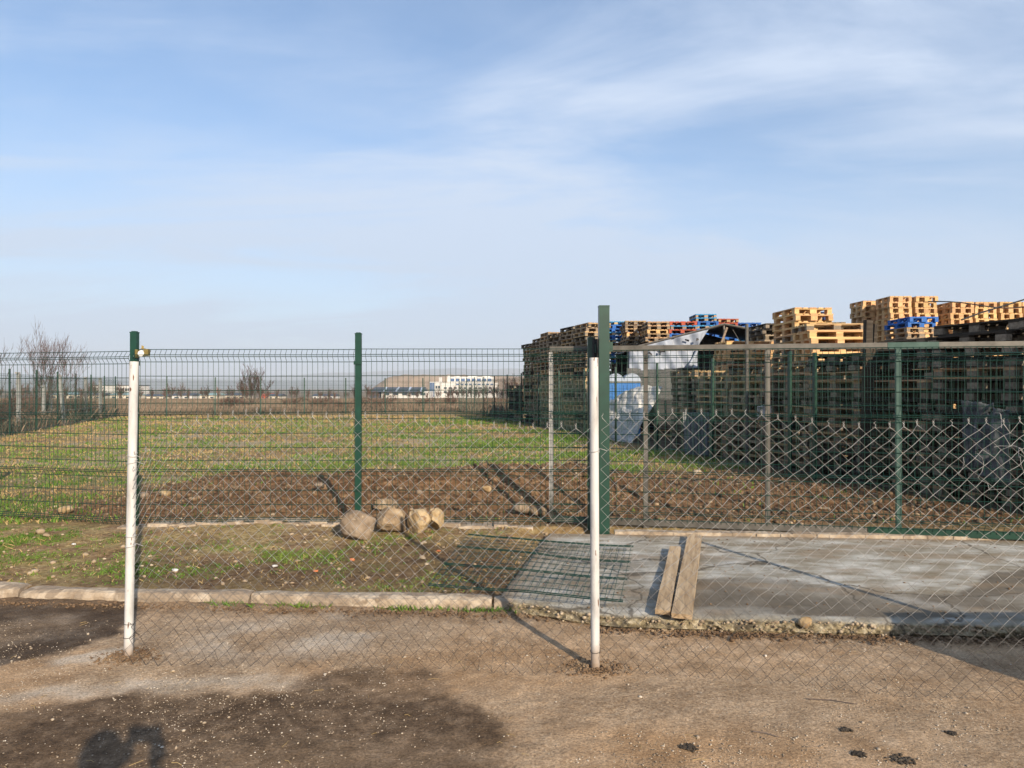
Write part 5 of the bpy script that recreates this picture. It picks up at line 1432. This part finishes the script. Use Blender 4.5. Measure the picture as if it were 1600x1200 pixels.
for px_ in np.arange(700, 830, 7): spots.append((px_ + rt.uniform(-3, 3), rt.uniform(150, 190), rt.uniform(.40, .58) if px_ < 785 else rt.uniform(.7, .95)))
for px_ in (640, 652, 668, 684, 590, 600): spots.append((px_, rt.uniform(150, 175), rt.uniform(.28, .42)))
spots.sort()
for i, (px_, d, s) in enumerate(spots):
    k = i % 3
    plant('bare_tree', TL[k] + ', ' + ordinal(i) + ' from the left', 'tree', at_px(px_, d), fars[k], s, rt.uniform(0, 6), 'bare trees in the distance')
# old concrete posts behind the left fence
gp_ = 'old concrete posts behind the left fence'
for (px_, d, h, ln, lab) in ((29, 24.5, 1.95, 0.0, 'grey concrete post left of the large bare shrub'), (68, 27.5, 1.5, 0.02, 'short concrete post under the large bare shrub'), (79, 30, 1.9, 0.0, 'grey concrete post inside the shrub'),
                            (101, 28.0, 1.95, -0.10, 'pale leaning concrete post right of the large bare shrub'), (134, 31.5, 1.9, 0.0, 'grey concrete post between the green fence posts at left'), (157, 34.5, 1.9, 0, 'grey concrete post near the far left corner of the field')):
    x, y, z = at_px(px_, d)
    o = MB().box((0, 0, h / 2 - .1), (0.10, 0.10, h + .2), None, .008).box((0.0, -0.05, h + 0.02), (0.10, 0.14, 0.05)).build('concrete_post', M['concrete_grey'], None, (x, y, z), (0, ln, 0)); tag(o, lab, 'post', gp_)
o = MB().tube([(-17.4, 26, .68), (-18.7, 30, .66), (-21.3, 38, .62)], 0.03, 6).tube([(-17.4, 26, 0), (-17.4, 26, .68)], .03, 6).tube([(-19.3, 32, 0), (-19.3, 32, .65)], .03, 6).tube([(-21.3, 38, 0), (-21.3, 38, .62)], .03, 6).build('pipe_rail', M['concrete_old'])
tag(o, 'pale pipe rail running through the brambles behind the left fence', 'rail')

# ------------------------------------------------------------------ far buildings, heap, mountains
def K(px_, d=400): return (px_ - 800) / 1110 * d
def Zp(py_, d=400): return 1.6 + (606 - py_) * d / 1110
wb = empty('office_complex', (K(735), 400, Zp(621)), 0, 'white modern multi-storey building complex in the distance, beyond the far fence', 'building')
ox, oy, oz = wb.location
def wing(x0, x1, y0, y1, mat='white_render', depth=16, dy=0, name='wing'):
    X0, X1, Z0, Z1 = K(x0), K(x1), Zp(y1), Zp(y0)
    return MB().box(((X0 + X1) / 2 - ox, depth / 2 + dy, (Z0 + Z1) / 2 - oz), (X1 - X0, depth, Z1 - Z0)).build(name, M[mat], wb)
def wins(parent_dy, x0, x1, y0, y1, n, mat='glass_blue', gap=.3, name='window'):
    w = (x1 - x0) / n
    for i in range(n):
        X0, X1 = K(x0 + i * w + w * gap / 2), K(x0 + (i + 1) * w - w * gap / 2); Z0, Z1 = Zp(y1), Zp(y0)
        MB().box(((X0 + X1) / 2 - ox, parent_dy - 0.05, (Z0 + Z1) / 2 - oz), (X1 - X0, 0.35, Z1 - Z0)).build(name, M[mat], wb)
wing(689, 773, 598, 622); wins(0, 712, 772, 599.5, 601.5, 9, gap=.35); wins(0, 692, 770, 605, 607.5, 10, 'glass_dark', .4); wins(0, 692, 770, 611, 614, 10, 'glass_dark', .4)
wing(698, 771, 588.5, 598, dy=3); wins(3, 702, 769, 591.3, 595.8, 8, gap=.3)
wing(672, 690, 596.5, 622, dy=-4); wins(-4, 673, 680, 598, 620, 2, gap=.15); wins(-4, 681.5, 689, 603, 607, 2, 'glass_dark')
wing(686, 690, 589.5, 597, depth=3, dy=0)
for a, c in ((708.5, 716), (730, 745), (752, 765)): wing(a, c, 586.2, 588.6, depth=6, dy=8, name='roof_box')
wing(698, 702, 585.8, 588.6, depth=3, dy=5, name='roof_box')
wing(773, 778, 598, 622, dy=6)
sd_ = empty('warehouse', (K(620, 330), 330, Zp(622, 330)), 0, 'long white warehouse with dark sloping roof left of the white office building', 'building')
sx, sy, sz = sd_.location
X0, X1 = K(596, 330) - sx, K(672, 330) - sx
MB().box(((X0 + X1) / 2, 7, (Zp(611.5, 330) - sz) / 2), (X1 - X0, 14, Zp(611.5, 330) - sz)).build('wall', M['white_render'], sd_)
rv = MB(); xa, xb = K(577, 330) - sx, K(663, 330) - sx; z0, z1 = Zp(612, 330) - sz, Zp(604.8, 330) - sz
rv.add([(xa, -2, z0), (xb, -2, z0), (xb, 6, z1), (xa + 1.5, 6, z1), (xa, 15, z0), (xb, 15, z0)], [(0, 1, 2, 3), (3, 2, 5, 4), (0, 3, 4), (1, 5, 2), (0, 4, 5, 1)])
rv.build('roof', M['roof_slate'], sd_)
slope = math.atan2(z1 - z0, 8)
for i in range(4):
    x = xa + 3.0 + i * (xb - xa - 3) / 4
    MB().box((x + 4.2, 2.0, (z0 + z1) / 2 + .14), (0.9, 7.6, .1), (slope, 0, 0)).build('skylight', M['skip_pale'], sd_)
MB().box((xa + 2.5, 7, z0 / 2), (4.6, 13, z0)).build('annex', M['roof_slate'], sd_)
for i in range(5):
    MB().box((X0 + 2.5 + i * 4.2, -0.05, 1.9), (2.4, .3, 1.1)).build('window', M['glass_dark'], sd_)
# row of far small houses and sheds at left
gH = 'small buildings along the horizon'
def house(x0, x1, y0, y1, d, mat, roof, label, rh=2.0, nwin=2):
    X0, X1 = K(x0, d), K(x1, d); z0 = Zp(625, d); zt = Zp(y0, d); zw = zt - (zt - z0) * .32
    o = empty('house' if X1 - X0 < 14 else 'warehouse', ((X0 + X1) / 2, d, z0), 0, label, 'building', gH)
    W = X1 - X0; h = zw - z0
    MB().box((0, 4, h / 2), (W, 8, h)).build('wall', M[mat], o)
    r = MB(); r.add([(-W / 2 - .3, -.4, h), (W / 2 + .3, -.4, h), (W / 2 + .3, 4, zt - z0), (-W / 2 - .3, 4, zt - z0), (-W / 2 - .3, 8.4, h), (W / 2 + .3, 8.4, h)], [(0, 1, 2, 3), (3, 2, 5, 4), (0, 3, 4), (1, 5, 2), (0, 4, 5, 1)])
    r.build('roof', M[roof], o)
    for i in range(nwin):
        MB().box((-W / 2 + W * (i + .5) / nwin, -.03, h * .55), (min(1.6, W / nwin * .4), .2, h * .3)).build('window', M['glass_dark'], o)
    return o
whb = empty('warehouse', (K(176, 260), 260, Zp(625, 260)), 0, 'flat white warehouse behind the left white pipe on the horizon', 'building', gH)
W_ = K(208, 260) - K(145, 260); h_ = Zp(602.5, 260) - whb.location.z
MB().box((0, 6, h_ / 2), (W_, 12, h_)).build('wall', M['white_render'], whb); MB().box((0, 6, h_ + .12), (W_ + .4, 12.4, .24)).build('roof', M['roof_slate'], whb)
for i in range(5): MB().box((W_ * .2 + i * 1.0, -.05, h_ * .72), (.7, .3, .9)).build('window', M['glass_dark'], whb)
house(76, 108, 613, 625, 230, 'cream_render', 'roof_teal', 'low cream house with pale teal roof behind the large bare shrub')
house(104, 130, 612.5, 625, 225, 'cream_render', 'roof_teal', 'low cream shed with pale teal roof left of the white warehouse')
house(128, 158, 614, 625, 228, 'cream_render', 'roof_slate', 'cream shed with dark roof in front of the white warehouse', nwin=3)
house(172, 206, 613.5, 625, 222, 'cream_render', 'roof_teal', 'cream shed with teal roof beside the left white pipe', nwin=3)
house(222, 262, 616, 625, 240, 'cream_render', 'roof_slate', 'long low cream shed right of the left white pipe', nwin=4)
house(268, 300, 614.5, 625, 240, 'white_render', 'roof_slate', 'low white house between the distant bare trees')
house(312, 338, 614, 625, 240, 'cream_render', 'roof_teal', 'small mint roofed house left of the third far post')
house(352, 382, 614, 625, 240, 'cream_render', 'roof_slate', 'pale yellow house left of the round bare bush', nwin=3)
house(408, 420, 614.5, 625, 240, 'roof_red', 'roof_red', 'small red shed right of the round bare bush')
house(419, 436, 615.5, 625, 238, 'cream_render', 'roof_slate', 'small cream house right of the red shed')
house(488, 522, 615.5, 625, 250, 'white_render', 'roof_slate', 'low white building between distant trees left of the middle fence post', nwin=4)
# spoil heap
def spoil():
    n, m_ = 90, 40; d = 900
    u = np.linspace(0, 1, n); v = np.linspace(0, 1, m_); U, V_ = np.meshgrid(u, v)
    X = K(585, d) + (K(900, d) - K(585, d)) * U
    top = np.interp(U, [0, .08, .16, .3, .62, .85, 1], [0, 14, 16.5, 17, 15.5, 14, 0])
    prof = np.minimum(1, np.minimum(V_, 1 - V_) / .30)
    er = fbm(U * 40, V_ * 5, 601, 4)
    Z = -6 + (top + 7) * sstep(0, 1, prof) * (0.92 + 0.16 * er) 
    o = link('spoil_heap', np_mesh('spoil_heap', np.stack([X, d - 60 + 150 * V_ + 12 * (er - .5), Z], -1).reshape(-1, 3), grid_faces(m_, n), M['heap'], True))
    return tag(o, kind='structure')
spoil()
def mountains(name, d, depth, hmax, seed, x0=-1.6, x1=1.6, prof=None):
    n, m_ = 260, 24
    u = np.linspace(0, 1, n); v = np.linspace(0, 1, m_); U, V_ = np.meshgrid(u, v)
    X = (x0 + (x1 - x0) * U) * d
    ridge = (prof(X / d * 1110 + 800) if prof else 1.0) * (0.55 + 0.9 * fbm(U * 9, U * 0 + 1.5, seed, 5))
    Z = -10 + hmax * ridge * np.sin(np.pi * np.clip(V_ * 1.0, 0, 1)) ** 1.3 * (0.85 + .3 * fbm(U * 50, V_ * 6, seed + 3, 4))
    o = link(name, np_mesh(name, np.stack([X, d + depth * V_, Z], -1).reshape(-1, 3), grid_faces(m_, n), M['hill'], True))
    return tag(o, kind='structure')
haze_mat = bpy.data.materials.new('haze'); haze_mat.use_nodes = True
ht = haze_mat.node_tree; ht.nodes.clear()
hv = N(ht, 'ShaderNodeVolumePrincipled'); hv.inputs['Density'].default_value = 0.00021; hv.inputs['Color'].default_value = (0.86, 0.92, 1.0, 1)
ho = N(ht, 'ShaderNodeOutputMaterial'); ht.links.new(hv.outputs[0], ho.inputs['Volume'])
haze = MB().box((0, 4000, 114.5), (26000, 14000, 251)).build('haze', haze_mat); tag(haze, kind='stuff')
mountains('mountains', 7000, 2500, 260, 701, prof=lambda p: np.interp(p, [-400, 0, 300, 450, 560, 700, 850, 1000, 1400, 2000], [.40, .5, .62, .8, .85, .95, .9, .75, .5, .4]))
mountains('hills', 4200, 1200, 62, 711, prof=lambda p: np.interp(p, [-400, 0, 250, 480, 700, 1000, 2000], [.9, 1.0, .8, .7, .5, .5, .6]))

# ------------------------------------------------------------------ litter and small finds
gL = 'litter on the verge'
for px_, py_, w, mat, nm, lab in ((116, 852, .05, 'plastic_white', 'plastic_scrap', 'white plastic scrap on the bare verge left of the white pipe'), (274, 893, .06, 'plastic_white', 'plastic_scrap', 'crumpled white wrapper on the verge right of the left white pipe'),
       (551, 876, .06, 'brick_bit', 'brick_fragment', 'orange brick fragment on the verge below the boulders'), (494, 894, .05, 'brick_bit', 'brick_fragment', 'reddish brick chip on the verge nearer the kerb'), (686, 862, .045, 'brick_bit', 'brick_fragment', 'bright orange brick chip right of the boulders'),
       (740, 953, .05, 'plastic_white', 'plastic_scrap', 'white paper scrap on the road at the kerb'), (430, 886, .05, 'plastic_white', 'plastic_scrap', 'small white scrap lying in the verge weeds')):
    z_ = .11 if py_ < 930 else 0.0; d = (1.6 - z_) * 1110 / (py_ - 606); x = (px_ - 800) / 1110 * d
    if py_ < 930:
        for _ in range(3): z_ = gz(x, d); d = (1.6 - z_) * 1110 / (py_ - 606); x = (px_ - 800) / 1110 * d
    rock(lab, (x, d, z_ + .004), (w, w * .7, w * .45), int(px_), M[mat], nm, nm.split('_')[-1], sub=ICO2, group=gL)
# soil kicked up round the feet of the white pipes, grit on the slab
for k, (x, y) in enumerate(((-2.285, 4.24), (0.475, 4.06), (3.49, 3.45))):
    n = 420; a = rng.uniform(0, 6.28, n); q = .03 + np.abs(rng.normal(0, .06, n))
    scatter_lumps('soil_crumbs', np.stack([x + np.cos(a) * q * 1.3, y + np.sin(a) * q, .012 * np.exp(-(q / .07) ** 2) + .003], -1), .004 + .010 * rng.random(n) ** 3, M['clod'], seed=70 + k)
n = 900
u_ = rng.random(n); v_ = rng.random(n) ** 1.6
xx = -0.02 + 5.5 * u_; yf_n = np.interp(xx, [-0.10, 0.62, 1.2, 1.9, 3.6, 5.6], [5.16, 4.82, 4.74, 4.69, 4.58, 4.42]); yb_n = 7.12 - 0.077 * (xx - 0.36)
yy = yf_n + (yb_n - yf_n) * np.where(rng.random(n) < .5, 1 - v_, v_)
ok = poly_sd(xx, yy, SLAB) > .06; xx, yy = xx[ok], yy[ok]; vv = (yy - np.interp(xx, [-0.10, 0.62, 1.2, 1.9, 3.6, 5.6], [5.10, 4.76, 4.68, 4.63, 4.52, 4.36])) / 2.4
scatter_lumps('slab_grit', np.stack([xx, yy, 0.090 + 0.052 * vv], -1), .003 + .008 * rng.random(len(xx)) ** 4, M['clod'], seed=77)
n = 1700
xx = rng.uniform(-0.05, 5.0, n); yy = np.interp(xx, [-0.10, 0.30, 0.62, 1.2, 1.9, 3.6, 5.6], [5.10, 4.92, 4.76, 4.68, 4.63, 4.52, 4.36]) - rng.uniform(-.02, .035, n)
zz = 0.080 - 0.075 * rng.random(n)
scatter_lumps('broken_aggregate', np.stack([xx, yy, zz], -1), .003 + .015 * rng.random(n) ** 5, M['stone'], flat=.8, seed=78)
# twigs and straws on the road
tb = MB()
for i in range(70):
    y = random.uniform(2.2, 4.9); x = random.uniform(-.8, .8) * y * .9; a = random.uniform(0, math.pi); L_ = random.uniform(.02, .07)
    tb.tube([(x, y, .006), (x + math.cos(a) * L_ * .5, y + math.sin(a) * L_ * .5, .009), (x + math.cos(a + .2) * L_, y + math.sin(a + .2) * L_, .006)], random.uniform(.0008, .0016), 4)
tag(tb.build('straw_litter', M['straw']), kind='stuff')
for px_, py_, dx, dy, lab in ((1262, 1093, .22, -.06, 'dark twig lying on the road at right'), (1176, 1144, .10, -.05, 'short thin twig lying on the road below the longer one')):
    x, y = px2(px_, py_)
    o = MB().tube([(x, y, .008), (x + dx * .5, y + dy * .4, .012), (x + dx, y + dy, .007)], .0035, 5, r_end=.002).build('twig', M['bark']); tag(o, lab, 'twig')
for k, (px_, py_, s) in enumerate(((1075, 1167, .035), (1408, 1187, .05), (1340, 1177, .03), (1320, 1140, .022), (1485, 1145, .02))):
    x, y = px2(px_, py_); n = 60
    P = np.stack([x + rng.normal(0, s * .5, n), y + rng.normal(0, s * .35, n), np.full(n, .004)], -1)
    scatter_lumps('soil_crumbs', P, .004 + .006 * rng.random(n), M['wood_old_shade'], seed=80 + k)

# ------------------------------------------------------------------ the person taking the picture (behind the camera, casts the shadow)
def person():
    verts = [(0, 0, .95), (0, .0, 1.15), (0, .01, 1.36), (0, .02, 1.50), (0, .03, 1.56),                # pelvis .. neck
             (.09, 0, .90), (.10, .01, .50), (.105, -.02, .09), (-.09, 0, .90), (-.10, .01, .50), (-.105, -.02, .09),
             (.10, .16, .035), (-.10, .16, .035),
             (.18, .02, 1.43), (.27, .12, 1.20), (.085, .34, 1.50), (-.18, .02, 1.43), (-.27, .12, 1.20), (-.085, .34, 1.50),
             (0, .04, 1.62)]
    rad = [.15, .135, .15, .075, .058, .095, .068, .05, .095, .068, .05, .04, .04, .075, .052, .036, .075, .052, .036, .06]
    edges = [(0, 1), (1, 2), (2, 3), (3, 4), (0, 5), (5, 6), (6, 7), (7, 11), (0, 8), (8, 9), (9, 10), (10, 12), (2, 13), (13, 14), (14, 15), (2, 16), (16, 17), (17, 18), (4, 19)]
    me = bpy.data.meshes.new('body'); me.from_pydata(verts, edges, [])
    root = empty('person', (0, -0.46, 0), 0, 'person in dark jacket standing behind the camera, both hands raised holding a phone', 'person')
    me.materials.append(M['cloth_dark'])
    o = link('body', me, root)
    sk_ = o.modifiers.new('skin', 'SKIN'); 
    for i, r in enumerate(rad): me.skin_vertices[0].data[i].radius = (r, r * (.72 if i in (0, 1, 2) else 1)); 
    me.skin_vertices[0].data[0].use_root = True
    sub = o.modifiers.new('smooth', 'SUBSURF'); sub.levels = 2; sub.render_levels = 2
    V, F = ICO4
    def blob(nm, mat, c, s, parent, extra=None):
        W = V * np.array(s); 
        if extra: W = extra(W)
        m_ = np_mesh(nm, W, F, mat, True); return link(nm, m_, parent, c)
    def facefn(W):
        W = W.copy(); f = W[:, 1] > .05
        nose = np.exp(-(W[:, 0] / .016) ** 2 - ((W[:, 2] + .01) / .03) ** 2); W[:, 1] += np.where(f, .02 * nose, 0)
        for sx_ in (-.033, .033): W[:, 1] -= np.where(f, .010 * np.exp(-((W[:, 0] - sx_) / .016) ** 2 - ((W[:, 2] - .018) / .012) ** 2), 0)
        W[:, 0] *= 1 - .22 * np.clip(-W[:, 2] / .12, 0, 1); return W
    hd = blob('head', M['skin'], (0, .055, 1.655), (.077, .096, .118), root, facefn)
    blob('hair', M['hair'], (0, -.012, .022), (.083, .098, .108), hd)
    for sx_ in (-.079, .079): blob('ear', M['skin'], (sx_, .0, -.005), (.012, .022, .032), hd)
    for sx_ in (-.033, .033): blob('eye', M['nylon'], (sx_, .080, .018), (.012, .008, .008), hd)
    blob('mouth', M['roof_red'], (0, .086, -.055), (.022, .007, .006), hd)
    for s in (-1, 1):
        h = MB(); h.box((s * .07, .37, 1.525), (.03, .075, .075), (0, 0, s * .2), .004)
        hn = h.build('hand', M['skin'], root)
        for k in range(4):
            z = 1.495 + k * .019
            MB().tube([(s * .082, .40, z), (s * .088, .425, z), (s * .078, .442, z), (s * .055, .444, z)], .0085, 6, r_end=.007).build('finger', M['skin'], hn)
        MB().tube([(s * .06, .36, 1.55), (s * .052, .39, 1.565), (s * .045, .408, 1.57)], .010, 6, r_end=.008).build('thumb', M['skin'], hn)
    for s in (-1, 1): MB().box((s * .105, .06, .035), (.095, .28, .07), None, .006).build('shoe', M['dark_rubber'], root)
person()
ph = empty('phone', (0, -0.035, 1.585), 0, 'dark phone held up in both hands behind the camera', 'phone')
MB().box((0, 0, 0), (.155, .009, .076)).build('case', M['dark_rubber'], ph)
MB().box((0, -.0055, 0), (.146, .002, .070)).build('screen', M['glass_dark'], ph)
